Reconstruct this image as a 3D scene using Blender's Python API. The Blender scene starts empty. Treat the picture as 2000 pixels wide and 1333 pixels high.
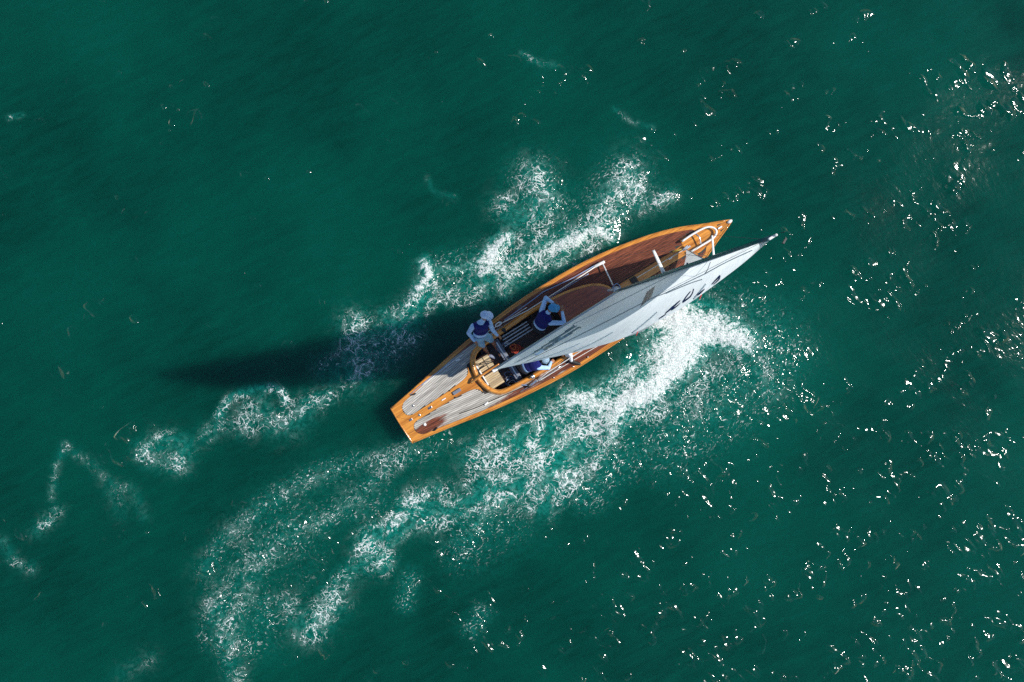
import bpy, bmesh, math, random
import numpy as np
from mathutils import Vector, Matrix
random.seed(7)
rng = np.random.default_rng(11)
R = math.radians
SC = bpy.context.scene
COL = SC.collection

# ------------------------------------------------------------------ camera
CAM_H = 18.5
cam = bpy.data.cameras.new('camera')
cam.sensor_width = 36.0
cam.lens = 27.0
cam.clip_start = 0.1
cam.clip_end = 4000.0
cam_o = bpy.data.objects.new('camera', cam)
COL.objects.link(cam_o)
cam_o.location = (0, 0, CAM_H)
SC.camera = cam_o
FPX = 27.0 / 36.0 * 2000.0

# ------------------------------------------------------------------ world, sun, exposure
SUN_EL, SUN_AZ = R(47.5), R(8.5)          # azimuth from +X towards +Y
world = bpy.data.worlds.new('World')
SC.world = world
world.use_nodes = True
wn = world.node_tree
bg = wn.nodes['Background']
sky = wn.nodes.new('ShaderNodeTexSky')
sky.sky_type = 'NISHITA'
sky.sun_disc = False
sky.sun_elevation = SUN_EL
sky.sun_rotation = math.pi / 2 - SUN_AZ
sky.altitude = 0
sky.air_density = 1.3
sky.dust_density = 0.0
sky.ozone_density = 3.5
wn.links.new(sky.outputs[0], bg.inputs[0])
bg.inputs[1].default_value = 0.074

sun = bpy.data.lights.new('sun', 'SUN')
sun.energy = 4.3
sun.angle = R(0.9)
sun.color = (1.0, 0.955, 0.88)
sun_o = bpy.data.objects.new('sun', sun)
COL.objects.link(sun_o)
sd = Vector((math.cos(SUN_EL) * math.cos(SUN_AZ), math.cos(SUN_EL) * math.sin(SUN_AZ), math.sin(SUN_EL)))
sun_o.rotation_euler = (-sd).to_track_quat('-Z', 'Y').to_euler()
sun_o.location = sd * 60

vs = SC.view_settings
SC.display_settings.display_device = 'sRGB'
vs.view_transform = 'Standard'
vs.look = 'None'
vs.exposure = 0.3
vs.gamma = 1.0
vs.use_curve_mapping = False
SC.cycles.use_denoising = False
SC.cycles.max_bounces = 6
SC.cycles.transparent_max_bounces = 12
SC.cycles.sample_clamp_indirect = 4.0

# ------------------------------------------------------------------ helpers
def tag(o, label=None, cat=None, group=None, kind=None):
    if label: o['label'] = label
    if cat: o['category'] = cat
    if group: o['group'] = group
    if kind: o['kind'] = kind
    return o

def empty(name, loc=(0, 0, 0)):
    o = bpy.data.objects.new(name, None)
    o.empty_display_size = 0.2
    COL.objects.link(o)
    o.location = loc
    return o

def mesh_obj(name, verts, faces, mat, parent=None, smooth=True, mats=None, idx=None):
    me = bpy.data.meshes.new(name)
    me.from_pydata([tuple(v) for v in verts], [], [tuple(f) for f in faces])
    for m in (mats or [mat]):
        me.materials.append(m)
    if idx is not None:
        me.polygons.foreach_set('material_index', np.asarray(idx, dtype=np.int32))
    if smooth:
        me.polygons.foreach_set('use_smooth', np.ones(len(me.polygons), dtype=bool))
    me.update()
    o = bpy.data.objects.new(name, me)
    COL.objects.link(o)
    if parent is not None:
        o.parent = parent
    return o

def pchip(xs, ys):
    xs = np.asarray(xs, float); ys = np.asarray(ys, float)
    h = np.diff(xs); d = np.diff(ys) / h
    m = np.zeros(len(xs))
    for i in range(1, len(xs) - 1):
        if d[i - 1] * d[i] > 0:
            w1 = 2 * h[i] + h[i - 1]; w2 = h[i] + 2 * h[i - 1]
            m[i] = (w1 + w2) / (w1 / d[i - 1] + w2 / d[i])
    m[0] = d[0]; m[-1] = d[-1]
    def f(x):
        x = np.clip(np.asarray(x, float), xs[0], xs[-1])
        i = np.clip(np.searchsorted(xs, x, side='right') - 1, 0, len(xs) - 2)
        t = (x - xs[i]) / h[i]
        return ((1 + 2 * t) * (1 - t) ** 2 * ys[i] + t * (1 - t) ** 2 * h[i] * m[i]
                + t * t * (3 - 2 * t) * ys[i + 1] + t * t * (t - 1) * h[i] * m[i + 1])
    return f

def catmull(pts, n=8):
    P = [np.asarray(p, float) for p in pts]
    if len(P) < 3:
        return P
    Q = [2 * P[0] - P[1]] + P + [2 * P[-1] - P[-2]]
    out = []
    for i in range(1, len(Q) - 2):
        a, b, c, d = Q[i - 1:i + 3]
        for k in range(n):
            t = k / n
            out.append(0.5 * (2 * b + (c - a) * t + (2 * a - 5 * b + 4 * c - d) * t * t + (3 * b - a - 3 * c + d) * t ** 3))
    out.append(P[-1])
    return out

def tube_geo(pts, r, seg=8, flat=1.0, cap=True):
    """verts, faces of a tube along pts; r a number or one per point; flat squashes along the vertical"""
    P = [Vector(p) for p in pts]
    n = len(P)
    rs = list(r) if hasattr(r, '__len__') else [r] * n
    V, F = [], []
    prev = None
    for i in range(n):
        t = (P[min(i + 1, n - 1)] - P[max(i - 1, 0)])
        if t.length < 1e-9: t = Vector((1, 0, 0))
        t.normalize()
        if prev is None:
            up = Vector((0, 0, 1)) if abs(t.z) < 0.9 else Vector((0, 1, 0))
            a = t.cross(up).normalized()
        else:
            a = (prev - t * prev.dot(t))
            if a.length < 1e-6: a = t.orthogonal()
            a.normalize()
        prev = a
        b = a.cross(t)
        for k in range(seg):
            w = 2 * math.pi * k / seg
            V.append(P[i] + (a * math.cos(w) + b * math.sin(w) * flat) * rs[i])
    for i in range(n - 1):
        for k in range(seg):
            k2 = (k + 1) % seg
            F.append((i * seg + k, i * seg + k2, (i + 1) * seg + k2, (i + 1) * seg + k))
    if cap:
        F.append(tuple(range(seg - 1, -1, -1)))
        F.append(tuple((n - 1) * seg + k for k in range(seg)))
    return V, F

def tube(name, pts, r, mat, parent=None, seg=8, flat=1.0, sm=0):
    if sm: pts = catmull(pts, sm)
    V, F = tube_geo(pts, r, seg, flat)
    return mesh_obj(name, V, F, mat, parent)

def merge(parts):
    V, F = [], []
    for v, f in parts:
        o = len(V)
        V += list(v); F += [tuple(i + o for i in q) for q in f]
    return V, F

def box_geo(c, size, rz=0.0, bev=0.0):
    """a box, bevelled through bmesh when bev > 0"""
    bm = bmesh.new()
    bmesh.ops.create_cube(bm, size=1.0)
    bmesh.ops.scale(bm, vec=size, verts=bm.verts)
    if bev > 0:
        bmesh.ops.bevel(bm, geom=list(bm.edges), offset=bev, segments=2, affect='EDGES', profile=0.5)
    bmesh.ops.rotate(bm, cent=(0, 0, 0), matrix=Matrix.Rotation(rz, 3, 'Z'), verts=bm.verts)
    bmesh.ops.translate(bm, vec=c, verts=bm.verts)
    bm.verts.index_update()
    V = [v.co.copy() for v in bm.verts]
    F = [tuple(v.index for v in f.verts) for f in bm.faces]
    bm.free()
    return V, F

def lathe_geo(prof, c=(0, 0, 0), seg=16):
    V, F = [], []
    for r_, z_ in prof:
        for k in range(seg):
            w = 2 * math.pi * k / seg
            V.append((c[0] + r_ * math.cos(w), c[1] + r_ * math.sin(w), c[2] + z_))
    for i in range(len(prof) - 1):
        for k in range(seg):
            k2 = (k + 1) % seg
            F.append((i * seg + k, i * seg + k2, (i + 1) * seg + k2, (i + 1) * seg + k))
    F.append(tuple(range(seg - 1, -1, -1)))
    F.append(tuple((len(prof) - 1) * seg + k for k in range(seg)))
    return V, F

class NT:
    """short hand for node trees"""
    def __init__(s, name):
        s.m = bpy.data.materials.new(name)
        s.m.use_nodes = True
        s.t = s.m.node_tree
        s.t.nodes.clear()
        s.out = s.t.nodes.new('ShaderNodeOutputMaterial')
    def new(s, typ, **kw):
        n = s.t.nodes.new('ShaderNode' + typ)
        for k, v in kw.items():
            setattr(n, k, v)
        return n
    def put(s, sock, v):
        if hasattr(v, 'links') and hasattr(v, 'node'):
            s.t.links.new(v, sock)
        elif isinstance(v, (tuple, list)) and len(v) == 3 and sock.type == 'RGBA':
            sock.default_value = (*v, 1)
        else:
            sock.default_value = v
    def math(s, op, a, b=0.0, c=None, clamp=False):
        n = s.new('Math', operation=op, use_clamp=clamp)
        s.put(n.inputs[0], a); s.put(n.inputs[1], b)
        if c is not None: s.put(n.inputs[2], c)
        return n.outputs[0]
    def vmath(s, op, a, b=(0, 0, 0)):
        n = s.new('VectorMath', operation=op)
        s.put(n.inputs[0], a); s.put(n.inputs[1], b)
        return n.outputs[0]
    def ss(s, x, lo, hi, a=0.0, b=1.0):
        n = s.new('MapRange', interpolation_type='SMOOTHSTEP')
        s.put(n.inputs[0], x)
        for i, v in enumerate((lo, hi, a, b)): s.put(n.inputs[i + 1], v)
        return n.outputs[0]
    def noise(s, vec, scale, detail=2.0, rough=0.5, dist=0.0):
        n = s.new('TexNoise')
        s.put(n.inputs['Vector'], vec)
        s.put(n.inputs['Scale'], scale); s.put(n.inputs['Detail'], detail)
        s.put(n.inputs['Roughness'], rough); s.put(n.inputs['Distortion'], dist)
        return n.outputs[0], n.outputs[1]
    def mixc(s, f, a, b):
        n = s.new('Mix', data_type='RGBA')
        s.put(n.inputs[0], f); s.put(n.inputs[6], a); s.put(n.inputs[7], b)
        return n.outputs[2]
    def mapping(s, vec, scale=(1, 1, 1), rot=(0, 0, 0), loc=(0, 0, 0)):
        if any(rot):                                  # turn first, then stretch
            r = s.new('Mapping')
            s.put(r.inputs[0], vec); r.inputs[2].default_value = rot
            vec = r.outputs[0]
        n = s.new('Mapping')
        s.put(n.inputs[0], vec); n.inputs[1].default_value = loc
        n.inputs[3].default_value = scale
        return n.outputs[0]
    def objco(s):
        return s.new('TexCoord').outputs['Object']
    def bsdf(s, **kw):
        n = s.new('BsdfPrincipled')
        for k, v in kw.items():
            s.put(n.inputs[k.replace('_', ' ')], v)
        return n
    def bump(s, h, strength=0.3, dist=0.01):
        n = s.new('Bump')
        s.put(n.inputs['Strength'], strength); s.put(n.inputs['Distance'], dist)
        s.put(n.inputs['Height'], h)
        return n.outputs[0]
    def done(s, shader):
        s.t.links.new(shader, s.out.inputs[0])
        return s.m

def simple(name, col, rough=0.5, metal=0.0, var=0.12, scale=30.0, coat=0.0, bump=0.15):
    """plain paint, plastic, metal or skin with slight mottling and grain"""
    t = NT(name)
    co = t.objco()
    n, _ = t.noise(co, scale, 4, 0.6)
    c = t.mixc(t.ss(n, 0.3, 0.7), tuple(x * (1 - var) for x in col), tuple(min(1, x * (1 + var)) for x in col))
    b = t.bsdf(Base_Color=c, Roughness=t.ss(n, 0.2, 0.8, rough * 0.85, min(1, rough * 1.15)), Metallic=metal)
    b.inputs['Coat Weight'].default_value = coat
    if bump:
        t.put(b.inputs['Normal'], t.bump(n, bump, 0.004))
    return t.done(b.outputs[0])

def cloth(name, col, fold=9.0, rough=0.85):
    t = NT(name)
    co = t.objco()
    n1, _ = t.noise(co, fold, 3, 0.55, 0.6)
    n2, _ = t.noise(co, 220.0, 2, 0.6)
    c = t.mixc(t.ss(n1, 0.3, 0.7), tuple(x * 0.85 for x in col), tuple(min(1, x * 1.1) for x in col))
    b = t.bsdf(Base_Color=c, Roughness=rough)
    h = t.math('ADD', n1, t.math('MULTIPLY', n2, 0.05))
    t.put(b.inputs['Normal'], t.bump(h, 0.8, 0.03))
    return t.done(b.outputs[0])

def wood(name, c_dark, c_light, rough=0.25, coat=0.6, along=0.8, across=22.0, rnd=0.25):
    """grain running along the boat's length (object x)"""
    t = NT(name)
    co = t.objco()
    v = t.mapping(co, scale=(along, across, across))
    n, _ = t.noise(v, 1.0, 5, 0.62, 0.4)
    n2, _ = t.noise(t.mapping(co, scale=(along * 5, across * 5, across * 5)), 1.0, 3, 0.6)
    g = t.math('ADD', t.math('MULTIPLY', n, 0.75), t.math('MULTIPLY', n2, 0.25))
    c = t.mixc(t.ss(g, 0.32, 0.68), c_dark, c_light)
    oi = t.new('ObjectInfo').outputs['Random']
    hs = t.new('HueSaturation')
    t.put(hs.inputs['Value'], t.ss(oi, 0.0, 1.0, 1.0 - rnd, 1.0 + rnd))
    t.put(hs.inputs['Color'], c)
    b = t.bsdf(Base_Color=hs.outputs[0], Roughness=rough)
    b.inputs['Coat Weight'].default_value = coat
    b.inputs['Coat Roughness'].default_value = 0.12
    t.put(b.inputs['Normal'], t.bump(g, 0.12, 0.004))
    return t.done(b.outputs[0])

# ------------------------------------------------------------------ boat frame
KP = 17.88 / FPX                                   # metres per photograph pixel at deck height
BO = Vector(((784 - 1000) * KP, (666.5 - 831) * KP, 0.0))
HEAD = math.atan2(0.5292, 0.8488)
MB = Matrix.Translation(BO) @ Matrix.Rotation(HEAD, 4, 'Z') @ Matrix.Rotation(R(1.2), 4, 'X')
MBI = MB.inverted()
CAML = MBI @ Vector((0, 0, CAM_H))

def at_world(px, py, z):
    """the point at height z seen at a photograph pixel"""
    k = (CAM_H - z) / FPX
    return Vector(((px - 1000) * k, (666.5 - py) * k, z))

def at(px, py, z):
    """the same in the boat's frame (x forward from the transom, y to port, z up from the waterline)"""
    d = MBI.to_3x3() @ Vector(((px - 1000) / FPX, (666.5 - py) / FPX, -1.0))
    k = (z - CAML.z) / d.z
    return CAML + d * k

def to_px(p):
    w = MB @ Vector(p)
    k = FPX / (CAM_H - w.z)
    return (1000 + w.x * k, 666.5 - w.y * k)

hb = pchip(np.array([0, 50, 100, 155, 200, 260, 313, 359, 400, 437, 496, 553, 607, 640, 667, 709, 746, 754]) * KP,
           np.array([40, 48, 57, 67, 74, 81, 85.5, 87, 86.5, 85.5, 80.5, 71.5, 60, 50.5, 40.5, 21.5, 6, 2.2]) * KP)
LOA = 754 * KP
def sheer(x):
    x = np.asarray(x, float)
    return np.where(x > 3.6, 0.55 + 0.22 * ((x - 3.6) / 5.4) ** 2, 0.55 + 0.06 * ((3.6 - x) / 3.6) ** 2)
def deck_z(x, y):
    w = np.maximum(hb(x), 0.05)
    return sheer(x) + 0.045 * (1 - np.clip(np.abs(y) / w, 0, 1) ** 2) * np.minimum(1, w / 0.6)

# ================================================================== WATER
def build_water():
    def ticks(half, fine, reach):
        t = list(np.arange(0, half, fine)); s = fine
        while t[-1] < reach:
            s *= 1.22
            t.append(t[-1] + s)
        t = np.array(t)
        return np.concatenate([-t[:0:-1], t])
    xs = ticks(14.4, 0.030, 900.0)
    ys = ticks(10.2, 0.030, 900.0)
    nx, ny = len(xs), len(ys)
    X, Y = np.meshgrid(xs, ys)
    X = X.astype(np.float32); Y = Y.astype(np.float32)
    far = np.clip(1.0 - (np.maximum(np.abs(X) - 14.4, np.abs(Y) - 10.2)) / 30.0, 0.0, 1.0)
    inside = np.maximum(np.abs(X) - 14.4, np.abs(Y) - 10.2) < 0

    # --- foam maps, drawn as strokes on a coarse raster of the sea surface
    k0 = CAM_H / FPX
    gx = np.arange(-300, 2301, 5.0); gy = np.arange(-300, 1640, 5.0)
    GX, GY = np.meshgrid(gx, gy)
    def stroke(A, st, w, pts):
        P = np.array(catmull(pts, 5) if len(pts) > 2 else pts, float)
        D = np.full(GX.shape, 1e9)
        if len(P) == 1:
            D = np.hypot(GX - P[0][0], GY - P[0][1])
        for a, b in zip(P[:-1], P[1:]):
            ab = b - a; L2 = max((ab ** 2).sum(), 1e-6)
            t = np.clip(((GX - a[0]) * ab[0] + (GY - a[1]) * ab[1]) / L2, 0, 1)
            D = np.minimum(D, np.hypot(GX - a[0] - t * ab[0], GY - a[1] - t * ab[1]))
        v = st * np.exp(-(D / w) ** 2)
        np.copyto(A, 1 - (1 - A) * (1 - np.clip(v, 0, 1)))
    D = np.zeros(GX.shape); L = np.zeros(GX.shape); Q = np.zeros(GX.shape)
    for st, w, p in FOAM_DENSE: stroke(D, st, w, p)
    for st, w, p in FOAM_LACE: stroke(L, st, w, p)
    for st, w, p in RIPPLE: stroke(Q, st, w, p)
    G = np.zeros(GX.shape)
    for st, w, p in CATS_PAWS: stroke(G, st, w, p)
    rp = np.random.default_rng(21)
    for x0, x1, y0, y1, n in ((1000, 2050, 860, 1380, 210), (1450, 2050, -30, 860, 60), (380, 1000, 960, 1330, 45), (-30, 1000, 560, 900, 8), (-30, 1450, -30, 420, 16)):
        for _ in range(n):
            x, y = x0 + (x1 - x0) * rp.random() ** 0.85, y0 + (y1 - y0) * rp.random()
            a, ln = R(rp.normal(48, 22)), rp.uniform(4, 32)
            stroke(G, rp.uniform(0.45, 0.9) * (1 if x > 1000 or y > 950 else 0.5), rp.uniform(7, 13), [(x, y), (x + ln * math.cos(a), y - ln * math.sin(a))])
    PX = 1000 + X / k0; PY = 666.5 - Y / k0
    def samp(A):
        fx = np.clip((PX - gx[0]) / 5.0, 0, len(gx) - 1.001); fy = np.clip((PY - gy[0]) / 5.0, 0, len(gy) - 1.001)
        ix = fx.astype(int); iy = fy.astype(int); tx = fx - ix; ty = fy - iy
        v = (A[iy, ix] * (1 - tx) * (1 - ty) + A[iy, ix + 1] * tx * (1 - ty) + A[iy + 1, ix] * (1 - tx) * ty + A[iy + 1, ix + 1] * tx * ty)
        return v.astype(np.float32)
    d, l, q, g_ = samp(D), samp(L), samp(Q), samp(G)

    # --- wave field: swell, chop and ripples that bunch up on some crests
    def waves(n, l0, l1, amp, main, spread, r):
        Z = np.zeros_like(X)
        for i in range(n):
            lam = l0 * (l1 / l0) ** r.random()
            th = main + r.normal() * spread
            k = 2 * math.pi / lam
            a = amp * lam * (0.6 + 0.8 * r.random())
            Z += (a * np.cos(k * (X * math.cos(th) + Y * math.sin(th)) + r.random() * 6.283)).astype(np.float32)
        return Z
    r = np.random.default_rng(5)
    main = R(118)
    swell = waves(7, 4.5, 9.0, 0.0024, main, 0.35, r)
    chop = waves(26, 1.1, 3.2, 0.0015, R(75), 0.7, r)
    env = waves(14, 1.8, 6.0, 0.01, main, 0.5, r)
    env = env / env.std()
    env2 = waves(16, 0.5, 1.5, 0.01, main, 0.9, r)
    env2 = env2 / env2.std()
    gust = np.clip(0.62 * env + 0.55 * env2 - 0.75, 0.0, 1.5) * 0.95 + 0.05
    small = waves(46, 0.28, 0.85, 0.0024, R(55), 0.8, r)
    tiny = waves(40, 0.13, 0.30, 0.0026, R(50), 0.9, r)
    Z = (swell + chop) * far
    Z += small * inside * (0.08 + 0.4 * gust) * (1 + 0.9 * q)
    Z += tiny * inside * (0.09 + 0.3 * gust) * (1 + 1.6 * q + 0.8 * d)
    # the wake stands up where it is white
    lump = waves(30, 0.18, 0.6, 0.006, 0.0, 2.0, r)
    Z += (0.10 * d + 0.03 * l + 0.05 * q) * inside + lump * inside * (0.9 * d + 0.3 * l)
    # the hull pushes the surface aside
    c, s_ = math.cos(HEAD), math.sin(HEAD)
    bx = (X - BO.x) * c + (Y - BO.y) * s_
    by = -(X - BO.x) * s_ + (Y - BO.y) * c
    w = np.where((bx > 0.25) & (bx < LOA - 0.7), hb(bx), 0.0)
    inb = np.clip((w - 0.22 - np.abs(by)) / 0.15, 0, 1)
    Z = Z * (1 - inb) - 0.45 * inb

    V = np.stack([X, Y, Z], -1).reshape(-1, 3).astype(np.float32)
    idx = np.arange(nx * ny).reshape(ny, nx)
    F = np.stack([idx[:-1, :-1], idx[:-1, 1:], idx[1:, 1:], idx[1:, :-1]], -1).reshape(-1, 4).astype(np.int32)
    me = bpy.data.meshes.new('water')
    me.vertices.add(len(V)); me.vertices.foreach_set('co', V.ravel())
    me.loops.add(F.size); me.loops.foreach_set('vertex_index', F.ravel())
    me.polygons.add(len(F))
    me.polygons.foreach_set('loop_start', np.arange(0, F.size, 4, dtype=np.int32))
    me.polygons.foreach_set('loop_total', np.full(len(F), 4, dtype=np.int32))
    me.polygons.foreach_set('use_smooth', np.ones(len(F), dtype=bool))
    for nm, arr in (('foam', d), ('lace', l), ('ripple', q), ('gust', np.maximum(gust * 0.55, g_ * 1.3) * inside)):
        a = me.attributes.new(nm, 'FLOAT', 'POINT')
        a.data.foreach_set('value', arr.reshape(-1).astype(np.float32))
    me.update(calc_edges=True)
    me.materials.append(water_mat())
    o = bpy.data.objects.new('water', me)
    COL.objects.link(o)
    tag(o, 'choppy green sea with foaming wake around the sailing boat', 'water', kind='structure')

# patches of steep little wavelets (cat's paws)
CATS_PAWS = [
    (.9, 30, [(1825, 165), (1870, 150), (1960, 155)]), (.8, 16, [(1360, 148), (1400, 140), (1430, 128)]), (.6, 14, [(1540, 90), (1550, 86)]),
    (.5, 22, [(1990, 215), (1860, 220)]), (.5, 25, [(1700, 245), (1800, 250)]), (.5, 18, [(1390, 300), (1440, 290)]), (.6, 18, [(1395, 400), (1470, 355)]),
    (.6, 18, [(1625, 425), (1690, 400)]), (.6, 26, [(1770, 405), (1880, 430)]), (.8, 22, [(1700, 590), (1755, 585), (1770, 545)]), (.6, 20, [(1660, 580), (1690, 520)]),
    (.9, 18, [(1915, 655), (1945, 648)]), (.7, 18, [(1620, 755), (1660, 755)]), (.7, 22, [(1535, 770), (1530, 810)]), (.6, 16, [(1775, 790), (1880, 690)]),
    (1., 24, [(1885, 895), (1920, 875), (1945, 860)]), (.7, 20, [(1870, 950), (1830, 960)]), (.6, 18, [(1605, 975), (1640, 970)]), (.6, 20, [(1700, 968), (1730, 970)]),
    (1., 34, [(1880, 1055), (1940, 1050), (1960, 1020)]), (.8, 24, [(1885, 1130), (1940, 1130)]), (1., 26, [(1750, 1190), (1780, 1140)]), (.8, 22, [(1910, 1230), (1960, 1210)]),
    (.8, 20, [(1660, 1290), (1700, 1260)]), (.8, 24, [(1780, 1270), (1810, 1260)]), (.8, 26, [(1980, 1310), (1990, 1300)]), (.7, 22, [(1820, 1325), (1780, 1320)]),
    (.8, 20, [(1465, 1200), (1480, 1190)]), (1., 24, [(1345, 1290), (1380, 1265)]), (.6, 16, [(1425, 1255), (1430, 1260)]), (.8, 18, [(1270, 1230), (1295, 1150)]),
    (.6, 16, [(1315, 1180), (1330, 1230)]), (.8, 20, [(1165, 1250), (1170, 1245)]), (.8, 18, [(1300, 1060), (1320, 1045)]), (.8, 16, [(1415, 1082), (1425, 1075)]),
    (.6, 18, [(1240, 1080), (1250, 1130)]), (.6, 22, [(1370, 945), (1390, 1000)]), (.6, 18, [(1340, 940), (1420, 915)]), (.6, 16, [(1510, 940), (1520, 1010)]),
    (.6, 18, [(1150, 1310), (1200, 1260)]), (.6, 20, [(1370, 1330), (1545, 1325)]),
    (.5, 14, [(450, 352), (500, 332)]), (.45, 12, [(390, 95), (400, 92)]), (.45, 14, [(190, 392), (215, 385)]), (.5, 12, [(258, 640), (264, 625)]), (.5, 12, [(630, 590), (634, 580)]),
    (.45, 14, [(520, 482), (560, 495)]), (.4, 14, [(330, 175), (360, 165)]), (.4, 14, [(760, 275), (770, 270)]), (.4, 12, [(860, 200), (880, 115)]), (.45, 12, [(380, 620), (415, 640)]),
    (.4, 30, [(120, 725), (130, 790)]), (.5, 16, [(1010, 250), (1050, 240)]), (.5, 14, [(1250, 275), (1270, 250)]), (.5, 16, [(1075, 140), (1150, 138)]), (.5, 30, [(1000, 1230), (940, 1180)]),
]
FOAM_DENSE = [
    # starboard bow wave
    (1.0, 44, [(1310, 610), (1335, 645), (1325, 685)]), (.6, 60, [(1330, 640), (1300, 690)]), (.9, 26, [(1345, 640), (1400, 652), (1455, 668)]), (.55, 30, [(1400, 620), (1430, 645)]),
    (.95, 26, [(1335, 690), (1295, 735), (1255, 765)]), (.85, 16, [(1250, 765), (1210, 800), (1190, 830)]), (.7, 20, [(1230, 775), (1170, 795), (1140, 780)]),
    (.6, 22, [(1230, 720), (1180, 760), (1120, 785)]), (.5, 12, [(1290, 765), (1240, 805), (1200, 850), (1160, 890)]),
    (.6, 22, [(1270, 625), (1300, 615)]), (.45, 14, [(1110, 770), (1080, 800)]), (.35, 12, [(1130, 880), (1080, 910), (1050, 950)]),
    (.35, 14, [(1090, 860), (1050, 880)]), (.4, 10, [(1000, 960), (960, 985), (925, 1030)]), (.4, 10, [(790, 1040), (750, 1075), (735, 1100)]), (.3, 10, [(870, 990), (820, 1020)]),
    # port bow wave
    (.8, 16, [(1190, 465), (1155, 452), (1120, 468)]), (.6, 18, [(1120, 475), (1060, 488), (1010, 515)]), (.45, 18, [(1100, 480), (1090, 520)]),
    (.8, 18, [(990, 465), (962, 490), (948, 530)]), (.55, 18, [(965, 505), (990, 545), (985, 575)]), (.5, 13, [(945, 510), (905, 525), (870, 528)]),
    (.85, 14, [(830, 515), (838, 538), (818, 562)]), (.6, 10, [(808, 580), (790, 605)]), (.45, 9, [(700, 618), (688, 645)]), (.4, 10, [(770, 620), (745, 610)]),
    (.40, 24, [(1050, 420), (1075, 395), (1045, 350)]), (.40, 26, [(1190, 430), (1180, 400), (1215, 350)]), (.3, 20, [(1240, 385), (1215, 410)]), (.35, 14, [(1285, 395), (1300, 385)]),
    (.3, 8, [(515, 765), (500, 800)]),
]
FOAM_LACE = [
    (.85, 24, [(825, 580), (795, 615), (765, 635)]), (.6, 34, [(690, 640), (700, 680), (690, 720)]), (.5, 40, [(740, 670), (790, 650)]),
    (.3, 36, [(640, 720), (700, 740), (760, 700)]), (.8, 46, [(1080, 500), (1000, 530), (940, 555)]), (.6, 34, [(1150, 470), (1090, 490)]),
    (.55, 28, [(880, 575), (850, 570)]), (.7, 36, [(1040, 420), (1055, 380), (1045, 345)]), (.7, 36, [(1170, 430), (1190, 390), (1225, 345)]),
    (.5, 30, [(1000, 430), (985, 400)]), (.5, 24, [(1250, 400), (1230, 370)]), (.5, 18, [(1285, 395), (1305, 385)]),
    (.9, 45, [(1250, 760), (1180, 820), (1120, 860), (1070, 900)]), (.7, 45, [(1110, 800), (1050, 850), (990, 880)]),
    (.75, 40, [(1090, 920), (1030, 950), (960, 960)]), (.55, 40, [(1000, 870), (930, 890)]), (.6, 28, [(1170, 880), (1110, 950), (1060, 990)]),
    (.7, 32, [(970, 960), (890, 1000), (830, 1010)]), (.9, 26, [(810, 990), (770, 1030), (720, 1055), (745, 1095)]), (.5, 26, [(850, 960), (800, 985)]),
    (.5, 24, [(710, 1095), (660, 1140), (610, 1220)]), (.4, 28, [(660, 1180), (600, 1240), (560, 1180)]),
    (.4, 26, [(460, 1320), (440, 1250), (425, 1190)]), (.2, 22, [(240, 1315), (290, 1290)]),
    # stern wake
    (.26, 26, [(800, 880), (740, 930), (660, 1000), (560, 1050), (490, 1130), (450, 1250)]), (.24, 26, [(780, 885), (640, 925), (540, 975), (440, 1050), (400, 1110)]),
    (.26, 34, [(540, 1050), (490, 1090), (430, 1180)]),
    # drifting patches on the left
    (.95, 8, [(425, 812), (450, 778), (500, 760), (545, 762), (558, 785)]), (.5, 30, [(480, 830), (500, 800), (540, 830), (585, 815)]), (.45, 18, [(400, 850), (430, 830)]),
    (.55, 20, [(280, 880), (320, 862), (360, 870), (350, 900)]), (.35, 20, [(290, 900), (350, 910)]), (.6, 18, [(600, 790), (640, 775)]),
    (.32, 8, [(130, 870), (112, 905), (103, 950), (100, 975)]), (.22, 12, [(130, 875), (170, 900), (205, 935), (230, 955), (255, 955), (270, 985), (278, 1010)]),
    (.2, 20, [(215, 960), (235, 1000)]), (.6, 5, [(75, 1030), (95, 1020)]), (.35, 14, [(5, 1060), (30, 1100), (60, 1110)]), (.3, 16, [(70, 1040), (110, 1000)]),
    (.5, 5, [(20, 232), (45, 226)]), (.35, 6, [(1020, 105), (1050, 122), (1085, 128)]), (.25, 6, [(1200, 215), (1235, 240), (1275, 250)]), (.25, 6, [(835, 350), (850, 375), (890, 385)]),
    (.5, 50, [(1330, 660), (1280, 700)]), (.5, 30, [(1460, 690), (1500, 760)]), (.45, 60, [(1380, 740), (1300, 800)]),
]
RIPPLE = [
    (1., 50, [(1040, 350), (1060, 400)]), (1., 55, [(1190, 400), (1225, 350)]), (.9, 36, [(1150, 450), (1050, 470), (960, 500), (840, 540)]), (.6, 20, [(1290, 390), (1310, 380)]),
    (.95, 85, [(1490, 690), (1420, 760), (1310, 840)]), (.8, 45, [(1220, 880), (1150, 960)]), (.5, 60, [(1440, 610), (1390, 590)]),
    (.8, 20, [(800, 880), (740, 930), (660, 1000), (560, 1050), (490, 1130), (450, 1250)]),
    (.8, 20, [(790, 880), (640, 920), (540, 970), (440, 1050), (400, 1110)]), (.7, 40, [(560, 1040), (490, 1090), (430, 1180), (420, 1240)]),
    (1., 26, [(960, 985), (920, 1040), (900, 1060)]), (.8, 22, [(800, 1130), (790, 1180)]), (.8, 22, [(940, 1200), (920, 1230)]),
    (.6, 26, [(600, 780), (620, 790)]), (.35, 60, [(600, 1090), (560, 1180), (520, 1240)]), (.3, 70, [(640, 950), (520, 1010)]), (1., 14, [(1200, 890), (1160, 930), (1130, 975)]), (.7, 26, [(520, 1180), (510, 1210)]),
    (.6, 36, [(830, 870), (860, 850)]), (.5, 40, [(880, 960), (700, 1000)]), (.5, 60, [(1000, 1020), (900, 1080)]), (.5, 30, [(480, 1260), (450, 1310)]),
]

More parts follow.
